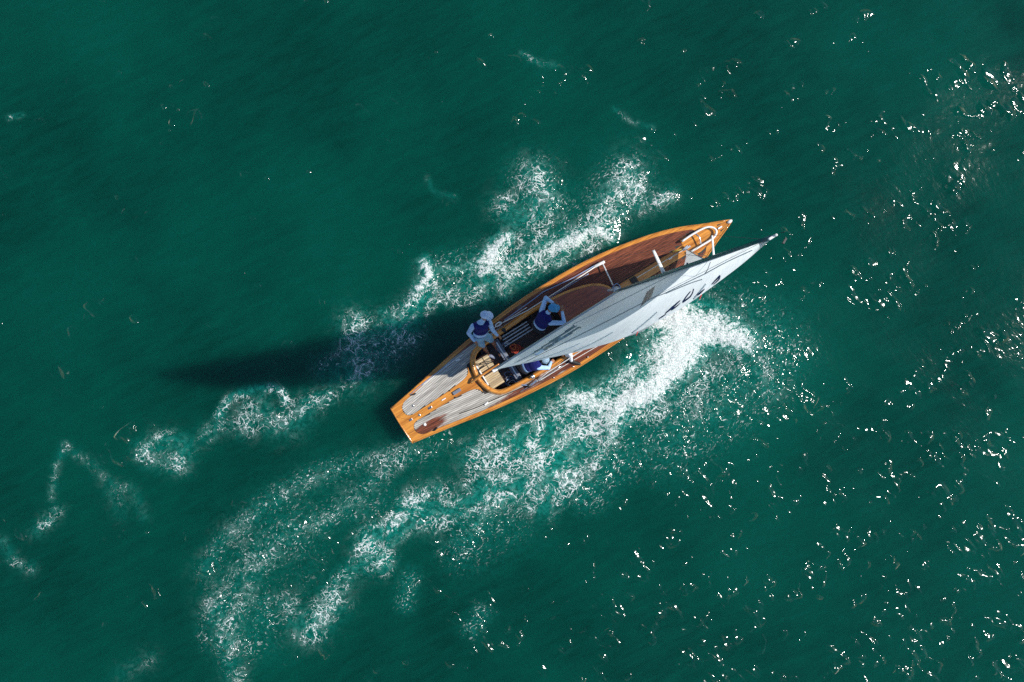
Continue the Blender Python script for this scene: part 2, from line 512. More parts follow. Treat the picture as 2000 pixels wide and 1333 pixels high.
SEA_SSS = True
def water_mat():
    t = NT('sea_water')
    pos = t.new('NewGeometry').outputs['Position']
    xy = t.vmath('MULTIPLY', pos, (1, 1, 0))
    A = {}
    for nm in ('foam', 'lace', 'ripple', 'gust'):
        a = t.new('Attribute', attribute_name=nm)
        A[nm] = a.outputs['Fac']
    # warped coordinates for the foam
    _, wc = t.noise(xy, 1.6, 3, 0.6)
    warp = t.vmath('MULTIPLY', t.vmath('SUBTRACT', wc, (0.5, 0.5, 0.5)), (0.55, 0.55, 0))
    p1 = t.vmath('ADD', xy, warp)
    n1, _ = t.noise(p1, 2.6, 5, 0.66, 0.6)
    n2, _ = t.noise(p1, 9.0, 4, 0.68, 0.3)
    n3, _ = t.noise(xy, 26.0, 2, 0.7)
    # filaments: the walls of drifting foam cells, thick or thin with the amount of foam, broken here and there
    patch, _ = t.noise(t.mapping(xy, scale=(0.75, 1.35, 1.0), rot=(0, 0, R(-50))), 1.5, 4, 0.62, 0.5)
    lace = t.math('MULTIPLY', t.math('MULTIPLY', A['lace'], 1.06), t.ss(patch, 0.38, 0.60, 0.05, 1.15))
    lm = None
    for sc_, k_, off in ((2.6, 0.062, 0.0), (5.6, 0.105, 4.7), (12.0, 0.125, 9.1)):
        vo = t.new('TexVoronoi', feature='DISTANCE_TO_EDGE', voronoi_dimensions='2D')
        _, wq = t.noise(t.vmath('ADD', xy, (off, off, 0)), sc_ * 0.9, 3, 0.65)
        pw = t.vmath('ADD', p1, t.vmath('MULTIPLY', t.vmath('SUBTRACT', wq, (0.5, 0.5, 0.5)), (1.1 / sc_, 1.1 / sc_, 0)))
        t.put(vo.inputs['Vector'], pw); vo.inputs['Scale'].default_value = sc_
        drop, _ = t.noise(t.vmath('ADD', p1, (off * 2, 0, 0)), sc_ * 0.7, 3, 0.6)
        th = t.math('MULTIPLY', t.math('MULTIPLY', lace, k_), t.ss(drop, 0.41, 0.60, 0.0, 1.35))
        m = t.math('SUBTRACT', 1.0, t.ss(vo.outputs['Distance'], t.math('MULTIPLY', th, 0.35), th))
        m = t.math('MULTIPLY', m, t.ss(th, 0.010, 0.06))
        lm = m if lm is None else t.math('MAXIMUM', lm, m)
    lm = t.math('MULTIPLY', lm, t.ss(n3, 0.28, 0.50, 0.70, 1.0))
    # solid froth
    fr = t.math('ADD', t.math('MULTIPLY', n1, 0.45), t.math('ADD', t.math('MULTIPLY', n2, 0.95), t.math('MULTIPLY', n3, 0.50)))
    dm = t.ss(t.math('ADD', t.math('MULTIPLY', A['foam'], 0.60), fr), 1.26, 1.50)
    dm = t.math('MULTIPLY', dm, t.ss(A['foam'], 0.08, 0.32))
    # foam flecks on the rippled water, doubling as painted white glitter
    n4, _ = t.noise(t.mapping(p1, scale=(1.0, 2.0, 1.0), rot=(0, 0, R(-42))), 13.0, 4, 0.62, 0.5)
    n5, _ = t.noise(xy, 3.2, 3, 0.6, 0.4)
    fl = t.ss(t.math('ADD', n4, t.math('MULTIPLY', t.math('SUBTRACT', n5, 0.5), 0.35)), 0.60, 0.68)
    fl = t.math('MULTIPLY', fl, t.ss(A['ripple'], 0.15, 0.8, 0.0, 0.9))
    # thin milky froth drifting between the filaments
    mk = t.math('MULTIPLY', t.math('MAXIMUM', t.math('MULTIPLY', lace, 0.7), A['foam']), t.ss(t.math('ADD', n1, t.math('MULTIPLY', n2, 0.6)), 0.72, 1.0, 0.0, 0.34))
    M = t.math('MAXIMUM', t.math('MAXIMUM', t.math('MAXIMUM', lm, dm), fl), mk)
    # colour of the water, with painted reflection streaks: turbid green, milkier where air is mixed in
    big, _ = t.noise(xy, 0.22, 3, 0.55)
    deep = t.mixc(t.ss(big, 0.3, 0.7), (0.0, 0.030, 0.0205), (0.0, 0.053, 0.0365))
    refl_stk, _ = t.noise(t.mapping(xy, scale=(0.5, 2.2, 1.0), rot=(0, 0, R(-27))), 2.2, 6, 0.66, 0.4)
    deep = t.mixc(t.ss(refl_stk, 0.28, 0.75, 0.0, 0.42), deep, (0.0, 0.070, 0.049))  # streaks put swell shading and sky reflection into the water colour
    aer = t.math('MULTIPLY', t.math('MAXIMUM', t.math('MAXIMUM', A['foam'], t.math('MULTIPLY', A['lace'], 0.55)), t.math('MULTIPLY', A['ripple'], 0.25)), t.ss(n2, 0.35, 0.65, 0.25, 1.0))
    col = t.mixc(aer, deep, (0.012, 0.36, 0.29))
    # wavelets too fine for the mesh: a soft ripple everywhere, and small steep ones that come in flocks
    rp = t.mapping(xy, scale=(0.82, 1.45, 1.0), rot=(0, 0, R(42)))
    b1, _ = t.noise(rp, 6.0, 3, 0.55, 0.3)
    fk1, _ = t.noise(t.mapping(xy, scale=(0.7, 1.5, 1.0), rot=(0, 0, R(-32)), loc=(3.3, 1.2, 0)), 0.55, 3, 0.62, 0.4)
    fk2, _ = t.noise(t.mapping(xy, scale=(0.8, 1.7, 1.0), rot=(0, 0, R(-48))), 2.1, 2, 0.6, 0.3)
    flock = t.math('MULTIPLY', t.ss(fk1, 0.50, 0.70), t.ss(fk2, 0.44, 0.64))
    flock = t.math('MAXIMUM', flock, t.math('MULTIPLY', A['ripple'], t.ss(fk2, 0.25, 0.60, 0.5, 1.0)))
    flock = t.math('ADD', flock, t.math('MULTIPLY', A['gust'], 1.25), clamp=True)
    b2, _ = t.noise(rp, 3.0, 1.0, 0.4, 0.4)
    th = t.ss(flock, 0.0, 1.0, 0.80, 0.47)
    pk = t.math('MAXIMUM', t.math('SUBTRACT', b2, th), 0.0)
    pk = t.math('MULTIPLY', t.math('POWER', pk, 1.15), 0.25)
    h = t.math('ADD', t.math('MULTIPLY', b1, t.math('ADD', 0.007, t.math('MULTIPLY', A['ripple'], 0.02))), pk)
    nrm = t.bump(h, 1.0, 1.0)
    # light scattered up from inside the water, and the mirror of its skin over it
    body = t.new('SubsurfaceScattering') if SEA_SSS else t.new('BsdfDiffuse')
    if SEA_SSS:
        body.falloff = 'BURLEY'
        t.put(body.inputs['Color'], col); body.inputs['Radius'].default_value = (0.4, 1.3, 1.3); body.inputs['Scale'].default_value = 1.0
    else:
        t.put(body.inputs[0], col)
    fine, _ = t.noise(t.mapping(xy, scale=(0.8, 1.5, 1.0), rot=(0, 0, R(-30))), 5.0, 5, 0.62, 0.3)
    t.put(body.inputs['Normal'], t.bump(fine, 1.0, 0.055))
    gl = t.new('BsdfGlossy')
    t.put(gl.inputs['Roughness'], t.ss(pk, 0.0, 0.004, 0.075, 0.118))
    t.put(gl.inputs['Normal'], nrm)
    fr_ = t.new('Fresnel'); fr_.inputs[0].default_value = 1.44
    t.put(fr_.inputs['Normal'], nrm)
    w = t.new('MixShader')
    t.put(w.inputs[0], fr_.outputs[0])
    t.t.links.new(body.outputs[0], w.inputs[1]); t.t.links.new(gl.outputs[0], w.inputs[2])
    fh = t.math('ADD', t.math('MULTIPLY', n2, 0.05), t.math('MULTIPLY', n3, 0.02))
    fcol = t.mixc(t.ss(n3, 0.35, 0.65), (0.42, 0.52, 0.51), (0.78, 0.80, 0.79))
    f = t.bsdf(Base_Color=fcol, Roughness=0.55)
    t.put(f.inputs['Normal'], t.bump(fh, 0.8, 1.0))
    mx = t.new('MixShader')
    t.put(mx.inputs[0], M)
    t.t.links.new(w.outputs[0], mx.inputs[1]); t.t.links.new(f.outputs[0], mx.inputs[2])
    return t.done(mx.outputs[0])

build_water()
# ================================================================== MATERIALS
M_HULL = wood('varnished_hull', (0.30, 0.085, 0.016), (0.52, 0.17, 0.030), rough=0.22, coat=0.8, rnd=0.0)
M_TRIM = wood('varnished_trim', (0.38, 0.125, 0.016), (0.76, 0.33, 0.058), rough=0.2, coat=0.8, rnd=0.1)
M_MAHOG = wood('dark_mahogany', (0.16, 0.036, 0.014), (0.31, 0.080, 0.028), rough=0.25, coat=0.7, across=16)
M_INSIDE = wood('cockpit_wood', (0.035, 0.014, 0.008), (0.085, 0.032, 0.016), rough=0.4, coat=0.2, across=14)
M_TAN = wood('teak_grating', (0.36, 0.27, 0.15), (0.58, 0.46, 0.29), rough=0.6, coat=0.0, across=30)
M_PALE = simple('slat_sky_highlight', (0.60, 0.64, 0.66), 0.4, var=0.1)  # sky highlights of dark varnished slats, painted as a pale colour
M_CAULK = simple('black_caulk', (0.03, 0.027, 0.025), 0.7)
M_WHITE = simple('white_paint', (0.80, 0.80, 0.79), 0.35, var=0.05, coat=0.3)
M_STEEL = simple('stainless_steel', (0.72, 0.73, 0.74), 0.28, 1.0, var=0.06)
M_MAST = simple('mast_metal_shade_tint', (0.03, 0.12, 0.145), 0.4, 0.2, var=0.1)  # grey mast metal, its shade and teal water reflection painted into the colour
M_WIRE = simple('dull_wire', (0.12, 0.12, 0.13), 0.5, 0.6)
M_ALU = simple('anodised_aluminium', (0.42, 0.46, 0.50), 0.38, 0.85, var=0.07)
M_BLACK = simple('black_plastic', (0.018, 0.018, 0.02), 0.45)
M_GREY = simple('blue_grey_plastic', (0.16, 0.18, 0.23), 0.5)
M_ROPE_W = simple('white_rope', (0.72, 0.72, 0.70), 0.8, var=0.25, scale=120)
M_ROPE_B = simple('blue_fleck_rope', (0.25, 0.38, 0.62), 0.8, var=0.4, scale=120)
M_ROPE_R = simple('red_rope', (0.50, 0.06, 0.035), 0.8, var=0.35, scale=120)
M_ROPE_O = simple('orange_rope', (0.72, 0.24, 0.07), 0.8, var=0.3, scale=120)
M_ROPE_Y = simple('yellow_rope', (0.72, 0.50, 0.10), 0.8, var=0.3, scale=120)
M_RED = simple('red_ribbon', (0.62, 0.05, 0.05), 0.7)
M_NUM = simple('blue_sail_number', (0.020, 0.060, 0.27), 0.6, var=0.1)
M_SEAM = simple('sail_stitching', (0.50, 0.55, 0.59), 0.8, var=0.1)

def deck_plank_mat():
    """bare teak: silver grey where dry, red brown where wet with spray"""
    t = NT('weathered_teak')
    co = t.objco()
    sx = t.new('SeparateXYZ'); t.put(sx.inputs[0], co)
    x, y = sx.outputs[0], sx.outputs[1]
    g, _ = t.noise(t.mapping(co, scale=(1.6, 34, 34)), 1.0, 5, 0.65, 0.3)
    st, _ = t.noise(t.mapping(co, scale=(0.55, 7.5, 1), loc=(3.1, 1.7, 0)), 1.0, 4, 0.6, 0.5)
    sp, _ = t.noise(co, 5.0, 4, 0.65, 0.5)
    oi = t.new('ObjectInfo').outputs['Random']
    # wet: everything forward of the cockpit, the starboard quarter, streaks along the edges
    fwd = t.ss(x, 3.15, 4.3)
    q = t.math('MULTIPLY', t.ss(x, 1.75, 0.55), t.ss(y, -0.12, -0.34))
    edge = t.math('MULTIPLY', t.ss(t.math('ABSOLUTE', y), 0.50, 0.80), t.ss(x, 0.3, 2.0, 0.45, 0.85))
    mid = t.math('MULTIPLY', t.ss(x, 1.9, 3.0), 0.50)
    wet = t.math('MAXIMUM', t.math('MAXIMUM', fwd, t.math('MULTIPLY', q, 0.72)), t.math('MAXIMUM', t.math('MULTIPLY', edge, 0.75), mid))
    wob = t.math('ADD', t.math('MULTIPLY', st, 1.25), t.math('ADD', t.math('MULTIPLY', sp, 0.25), t.math('MULTIPLY', oi, 0.12)))
    wm = t.ss(t.math('ADD', wet, wob), 1.26, 1.46)
    dry = t.mixc(t.ss(g, 0.3, 0.7), (0.30, 0.28, 0.25), (0.56, 0.53, 0.485))
    we = t.mixc(t.ss(g, 0.3, 0.7), (0.080, 0.023, 0.012), (0.26, 0.078, 0.038))
    c = t.mixc(wm, dry, we)
    hs = t.new('HueSaturation')
    t.put(hs.inputs['Value'], t.ss(oi, 0, 1, 0.82, 1.18)); t.put(hs.inputs['Color'], c)
    b = t.bsdf(Base_Color=hs.outputs[0], Roughness=t.ss(wm, 0, 1, 0.75, 0.26))
    t.put(b.inputs['Normal'], t.bump(g, 0.2, 0.004))
    return t.done(b.outputs[0])
M_TEAK = deck_plank_mat()

def sail_mat(name, col, trans=0.5):
    t = NT(name)
    co = t.objco()
    n, _ = t.noise(co, 1.3, 4, 0.6, 0.5)
    n2, _ = t.noise(co, 160, 2, 0.6)
    c = t.mixc(t.ss(n, 0.3, 0.7), tuple(x * 0.94 for x in col), col)
    nr = t.bump(n, 0.35, 0.12)
    d = t.new('BsdfDiffuse'); t.put(d.inputs[0], c); t.put(d.inputs['Normal'], nr)
    tr = t.new('BsdfTranslucent'); t.put(tr.inputs[0], c); t.put(tr.inputs['Normal'], nr)
    m = t.new('MixShader'); m.inputs[0].default_value = trans
    t.t.links.new(d.outputs[0], m.inputs[1]); t.t.links.new(tr.outputs[0], m.inputs[2])
    return t.done(m.outputs[0])
M_SAIL = sail_mat('sailcloth', (0.87, 0.93, 0.97), 0.86)
M_JIB = sail_mat('jib_cloth', (0.88, 0.89, 0.89), 0.30)
def film_mat():
    t = NT('window_film')
    tr = t.new('BsdfTransparent'); tr.inputs[0].default_value = (0.62, 0.72, 0.76, 1)
    g = t.bsdf(Base_Color=(0.23, 0.32, 0.36), Roughness=0.25)
    m = t.new('MixShader'); m.inputs[0].default_value = 0.72
    t.t.links.new(tr.outputs[0], m.inputs[1]); t.t.links.new(g.outputs[0], m.inputs[2])
    return t.done(m.outputs[0])
M_FILM = film_mat()

# ================================================================== SAILING BOAT
boat = empty('sailing_boat')
boat.matrix_world = MB
tag(boat, 'varnished wooden sailing yacht heading up and right under white sails', 'sailboat')
P = KP      # one photograph pixel at deck level, in metres

# ---- hull
def build_hull():
    xs = np.concatenate([np.linspace(0, 0.3, 4)[:-1], np.linspace(0.3, LOA - 0.5, 46)[:-1], np.linspace(LOA - 0.5, LOA, 8)])
    keel = pchip([0, 1.3, 3.0, 4.5, 6.0, 7.6, 8.5, LOA], [0.26, -0.05, -0.5, -0.62, -0.5, -0.05, 0.38, 0.72])
    m = 14
    V, F = [], []
    for x in xs:
        h, zs, zk = float(hb(x)), float(sheer(x)) - 0.004, float(keel(x))
        ring = []
        for k in range(-m, m + 1):
            q = 1 - abs(k) / m
            yy = h * math.cos(q * math.pi / 2) ** 0.55 if q < 1 else 0.0
            ring.append((x - 0.16 * q * max(0, 1 - x / 0.6) * -1, math.copysign(yy, k) if k else 0.0, zs + (zk - zs) * q ** 1.15))
        V += ring
    w = 2 * m + 1
    for i in range(len(xs) - 1):
        for k in range(w - 1):
            F.append((i * w + k, i * w + k + 1, (i + 1) * w + k + 1, (i + 1) * w + k))
    F.append(tuple(range(w)))
    o = mesh_obj('hull', V, F, M_HULL, boat)
    return o
hull = build_hull()

# ---- deck layout, all in metres
X_BOW_BLOCK = 650 * P
def ring_clip(x, x0, r):
    return np.sqrt(np.clip(1 - ((x0 + r - x) / r) ** 2, 0, 1)) if x < x0 + r else 1.0
COAM_OUT = pchip(np.array([171, 173, 178, 185, 195, 207, 240, 275, 330, 374]) * P, np.array([0, 16, 31, 42, 49.5, 53.5, 56, 57.5, 59.5, 59]) * P)
COAM_IN = pchip(np.array([180, 182, 187, 194, 203, 213, 240, 275, 330, 374]) * P, np.array([0, 15, 27, 36, 42, 45, 47.5, 49, 51, 51]) * P)
CABIN_W = pchip(np.array([374, 400, 425, 450, 466, 478, 486, 491]) * P, np.array([57.5, 54.5, 50, 43, 35.5, 26, 15, 0]) * P)
KING = pchip(np.array([0, 40, 100, 145, 160, 168, 171]) * P, np.array([7, 7.5, 9, 12, 16, 24, 34]) * P)
def inner_lim(x):
    """half width of everything in the middle: king plank, cockpit with its coaming, cabin"""
    if x < 171 * P: return float(KING(x))
    if x < 374 * P: return max(float(COAM_OUT(x)) - 0.01, 34 * P if x < 180 * P else 0)
    if x < 491 * P: return max(float(CABIN_W(x)) - 0.01, 10 * P)
    if x < X_BOW_BLOCK: return 10 * P
    return 22.5 * P
CB = 7.6 * P
def field_out(x):
    """outer edge of the planked field"""
    o = float(hb(x)) - CB
    if x > 560 * P:
        o -= (x - 560 * P) * 0.012
    return o
X_A, X_F = 17 * P, 688 * P
def field(x):
    i, o = inner_lim(x), field_out(x)
    if x < X_A or x > X_F: return None
    r = 15 * P
    if x < X_A + r:                       # rounded after end
        mid, hw = (i + o) / 2, (o - i) / 2
        k = math.sqrt(max(0, 1 - ((X_A + r - x) / r) ** 2))
        return (mid - hw * k, mid + hw * k)
    if o - i < 0.004: return None
    return (i, o)
ST = sorted(set([round(v, 4) for v in list(np.linspace(0, X_A, 3)) + list(np.linspace(X_A, X_A + 15 * P, 9)) + list(np.linspace(X_A + 15 * P, 145 * P, 9))
      + list(np.linspace(145 * P, 210 * P, 22)) + list(np.linspace(210 * P, 374 * P, 13)) + [374 * P + 0.002] + list(np.linspace(374 * P, 491 * P, 16))
      + list(np.linspace(491 * P, X_BOW_BLOCK - 0.002, 12)) + [X_BOW_BLOCK + 0.002] + list(np.linspace(X_BOW_BLOCK + 0.01, X_F, 6)) + list(np.linspace(X_F, LOA, 8))]))

def strip(name, spans, lift, mat, parent, thick=0.006):
    """a board lying on the deck: spans = list of (x, y0, y1); its top is lift above the deck and its edges drop by thick"""
    V, F = [], []
    for x, a, b in spans:
        n = max(1, int((b - a) / 0.18) + 1) if b - a > 0.2 else 1
        n = NSTRIP if NSTRIP else n
        for k in range(n + 1):
            y = a + (b - a) * k / n
            V.append((x, y, float(deck_z(x, y)) + lift))
        V.append((x, a, float(deck_z(x, a)) + lift - thick)); V.append((x, b, float(deck_z(x, b)) + lift - thick))
    n = NSTRIP or 1
    w = n + 3
    for i in range(len(spans) - 1):
        for k in range(n):
            F.append((i * w + k, (i + 1) * w + k, (i + 1) * w + k + 1, i * w + k + 1))
        F.append((i * w + n + 1, (i + 1) * w + n + 1, (i + 1) * w, i * w))
        F.append((i * w + n, (i + 1) * w + n, (i + 1) * w + n + 2, i * w + n + 2))
    for i in (0, len(spans) - 1):
        F.append(tuple([i * w + n + 1] + [i * w + k for k in range(n + 1)] + [i * w + n + 2]))
    return mesh_obj(name, V, F, mat, parent, smooth=False)
NSTRIP = 6
# base of the deck, left open over the cockpit
def build_deck():
    V, F = [], []
    rows = []
    for x in ST:
        o = float(hb(x)) - 0.004
        i = 0.0
        if 180 * P < x < 374 * P: i = float(COAM_IN(x)) + 0.02
        rows.append((x, min(i, o), o))
    n = 8
    for sg in (1, -1):
        off = len(V)
        for x, a, b in rows:
            for k in range(n + 1):
                y = a + (b - a) * k / n
                V.append((x, sg * y, float(deck_z(x, y)) - 0.002))
        for r_ in range(len(rows) - 1):
            for k in range(n):
                q = (off + r_ * (n + 1) + k, off + (r_ + 1) * (n + 1) + k, off + (r_ + 1) * (n + 1) + k + 1, off + r_ * (n + 1) + k + 1)
                F.append(q if sg > 0 else q[::-1])
    return mesh_obj('deck', V, F, M_CAULK, boat)
deck = build_deck()
NSTRIP = 1
# planks swept parallel to the sheer
PW, GAP = 3.55 * P, 0.006
for sg in (1, -1):
    for k in range(30):
        run = []
        def flush():
            global run
            if len(run) > 1 and run[-1][0] - run[0][0] > 0.12:
                strip('plank', [(x, min(sg * a, sg * b), max(sg * a, sg * b)) for x, a, b in run], 0.006, M_TEAK, deck)
            run = []
        for x in ST:
            f = field(x)
            ok = False
            if f:
                base = field_out(x)
                yo, yi = base - k * PW, base - (k + 1) * PW + GAP
                yo2, yi2 = min(yo, f[1]), max(yi, f[0])
                if yo2 - yi2 > 0.008:
                    run.append((x, yi2, yo2)); ok = True
            if not ok: flush()
        flush()
# covering boards, king planks, stern board
for sg in (1, -1):
    sp = []
    for x in ST:
        f = field(x)
        if f: a = f[1] + 0.005
        elif x <= X_A: a = (inner_lim(x) + field_out(x)) / 2 + 0.003
        else: a = min(max(22.5 * P, 0), float(hb(x)) * 0.55)
        sp.append((x, a, float(hb(x)) + 0.008))
    strip('covering_board', [(x, min(sg * a, sg * b), max(sg * a, sg * b)) for x, a, b in sp], 0.008, M_TRIM, deck, 0.02)
sp = []
for x in ST:
    if x > 172 * P: break
    f = field(x)
    a = f[0] - 0.005 if f else (inner_lim(x) + field_out(x)) / 2 - 0.003
    sp.append((x, -a, a))
NSTRIP = 4
strip('stern_king_plank', sp, 0.008, M_TRIM, deck)
sp = [(x, -10 * P + 0.005, 10 * P - 0.005) for x in ST if 491 * P <= x < X_BOW_BLOCK]
strip('fore_king_plank', sp, 0.008, M_TRIM, deck)
# bow: orange boards side by side
NSTRIP = 1
bw = 5.0 * P
for k in range(-5, 5):
    sp = []
    for x in [v for v in ST if v >= X_BOW_BLOCK]:
        lim = min(22.5 * P, float(hb(x)) * 0.55) - 0.004
        a, b = max(k * bw + 0.0015, -lim), min((k + 1) * bw - 0.0015, lim)
        if b - a > 0.006: sp.append((x, a, b))
    if len(sp) > 2: strip('bow_plank', sp, 0.008, M_TRIM, deck)
# toe rails
for sg in (1, -1):
    xs = np.linspace(0.02, LOA - 0.05, 60)
    tube('toe_rail', [(x, sg * (float(hb(x)) - 0.012), float(sheer(x)) + 0.014) for x in xs], 0.016, M_TRIM, boat, 6)
tube('stern_moulding', [(0.0, -float(hb(0)), float(sheer(0)) + 0.006), (-0.004, 0, float(sheer(0)) + 0.045), (0.0, float(hb(0)), float(sheer(0)) + 0.006)], 0.018, M_TRIM, boat, 6, sm=6)
# white stem cap
V, F = lathe_geo([(0.0, -0.05), (0.034, -0.05), (0.044, -0.01), (0.040, 0.03), (0.02, 0.045), (0.0, 0.05)], (LOA - 0.03, 0, float(sheer(LOA)) + 0.01), 14)
V = [((v[0] - LOA) * 1.5 + LOA, v[1] * 0.9, v[2]) for v in V]
mesh_obj('stem_cap', V, F, M_WHITE, boat)

# ---- cockpit well
SOLE = 0.16
well = None
def build_well():
    xs = [x for x in ST if 180 * P <= x <= 374 * P + 0.001]
    V, F = [], []
    prof = []
    for x in xs: prof.append((x, float(COAM_IN(x)) + 0.018))
    pts = [(x, y) for x, y in prof] + [(x, -y) for x, y in prof[::-1]]
    n = len(pts)
    for x, y in pts: V.append((x, y, float(deck_z(x, y)) + 0.0))
    for x, y in pts: V.append((x, y, SOLE))
    for i in range(n):
        j = (i + 1) % n
        F.append((i, j, n + j, n + i))
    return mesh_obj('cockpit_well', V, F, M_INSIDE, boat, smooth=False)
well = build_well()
# sole boards
xs_s = [x for x in np.linspace(182 * P, 374 * P, 26)]
bw = 0.105
for k in range(-6, 6):
    a, b = k * bw + 0.003, (k + 1) * bw - 0.003
    xx = [x for x in xs_s if float(COAM_IN(x)) > max(abs(a), abs(b)) - 0.02]
    if len(xx) < 2: continue
    V, F = box_geo(((xx[0] + xx[-1]) / 2, (a + b) / 2, SOLE + 0.006), (xx[-1] - xx[0], b - a, 0.02))
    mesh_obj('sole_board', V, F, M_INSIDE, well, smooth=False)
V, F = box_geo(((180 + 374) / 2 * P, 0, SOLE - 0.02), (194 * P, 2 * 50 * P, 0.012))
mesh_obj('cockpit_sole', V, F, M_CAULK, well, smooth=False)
# side benches, slats coloured pale as sky highlights
for sg in (1, -1):
    for j, yy in enumerate((24.5, 30.5, 37.0, 43.0)):
        x0, x1 = (252 + j * 2) * P, (316 + 4 * (j == 0)) * P
        V, F = box_geo(((x0 + x1) / 2, sg * yy * P, 0.36), (x1 - x0, 0.030, 0.018), bev=0.004)
        mesh_obj('bench_slat', V, F, M_PALE, well, smooth=False)
    for xb in (262, 284, 306):
        V, F = box_geo((xb * P, sg * 34 * P, 0.335), (0.05, 24 * P, 0.03))
        mesh_obj('bench_bearer', V, F, M_INSIDE, well, smooth=False)
# light after seat: two hatch boards, each of narrow slats on a frame
for sg, y0, y1 in ((1, 5.0, 30.0), (-1, 4.5, 34.5)):
    V, F = box_geo((201 * P, sg * (y0 + y1) / 2 * P, 0.435), (29 * P, (y1 - y0) * P, 0.02))
    seat = mesh_obj('seat_board', V, F, M_CAULK, well, smooth=False)
    n = 7
    ww = (y1 - y0) * P / n
    for i in range(n):
        V, F = box_geo((201 * P, sg * (y0 * P + (i + 0.5) * ww), 0.452), (29 * P, ww - 0.004, 0.014), bev=0.002)
        o = mesh_obj('seat_slat', V, F, M_TAN, boat, smooth=False)
        o.parent = seat
for yy in (12.5, 21.0):
    tube('black_strap', [(186.5 * P, yy * P, 0.462), (215.5 * P, yy * P, 0.462)], 0.009, M_BLACK, well, 6, 0.4)
tube('black_strap', [(203 * P, 5 * P, 0.463), (203 * P, 30 * P, 0.463)], 0.008, M_BLACK, well, 6, 0.4)
V, F = box_geo((185.0 * P, 0, 0.46), (2.6 * P, 46 * P, 0.06), bev=0.006)
mesh_obj('white_seat_edge', V, F, M_WHITE, well, smooth=False)
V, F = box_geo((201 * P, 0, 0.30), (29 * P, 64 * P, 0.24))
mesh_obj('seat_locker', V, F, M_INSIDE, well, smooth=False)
# mainsheet beam across the cockpit
V, F = box_geo((243 * P, 0, 0.43), (12 * P, 92 * P, 0.05), bev=0.01)
mesh_obj('traveller_beam', V, F, M_GREY, well, smooth=False)
V, F = box_geo((243 * P, 0, 0.468), (0.03, 80 * P, 0.022))
mesh_obj('traveller_track', V, F, M_STEEL, well, smooth=False)

# ---- coaming: a rounded rail round the open cockpit
def build_coaming():
    xs = [x for x in ST if 176 * P <= x <= 374 * P]
    side = [(x, (float(COAM_OUT(x)) + (float(COAM_IN(x)) if x > 180 * P else 0)) / 2) for x in np.linspace(186 * P, 374 * P, 30)]
    aft = []
    # centre line of the rail across the after end
    mid = pchip(np.array([175.5, 177.5, 182, 189, 198, 210, 240, 275, 330, 374]) * P, np.array([0, 15.5, 29, 39, 45.7, 49, 51.7, 53.2, 55.2, 55]) * P)
    pts = [(x, float(mid(x))) for x in np.linspace(374 * P, 215 * P, 14)] + [(x, float(mid(x))) for x in np.linspace(210 * P, 177.5 * P, 16)] + [(176 * P, 9 * P), (175.5 * P, 0)]
    path = pts + [(x, -y) for x, y in pts[-2::-1]]
    path = [np.array(p) for p in path]
    # smooth a little
    for _ in range(3):
        path = [path[0]] + [(path[i - 1] + 2 * path[i] + path[i + 1]) / 4 for i in range(1, len(path) - 1)] + [path[-1]]
    w = 0.055
    prof = [(-w * 1.0, -0.02), (-w * 0.95, 0.075), (-w * 0.55, 0.125), (0.0, 0.14), (w * 0.6, 0.115), (w * 0.95, 0.05), (w * 1.35, 0.012), (w * 1.5, -0.012)]
    V, F = [], []
    n = len(path)
    for i in range(n):
        t = path[min(i + 1, n - 1)] - path[max(i - 1, 0)]
        t = t / (np.hypot(*t) + 1e-9)
        nn = np.array([-t[1], t[0]])            # to one side
        c = np.array([275 * P, 0])
        if np.dot(nn, path[i] - c) < 0 and abs(path[i][1]) > 8 * P: nn = -nn
        if abs(path[i][1]) <= 8 * P and nn[0] > 0: nn = -nn
        for a, h in prof:
            q = path[i] + nn * a
            V.append((q[0], q[1], float(deck_z(q[0], q[1])) + h))
    m = len(prof)
    for i in range(n - 1):
        for k in range(m - 1):
            F.append((i * m + k, i * m + k + 1, (i + 1) * m + k + 1, (i + 1) * m + k))
    F.append(tuple(range(m))); F.append(tuple((n - 1) * m + k for k in range(m)))
    return mesh_obj('coaming', V, F, M_TRIM, boat)
build_coaming()

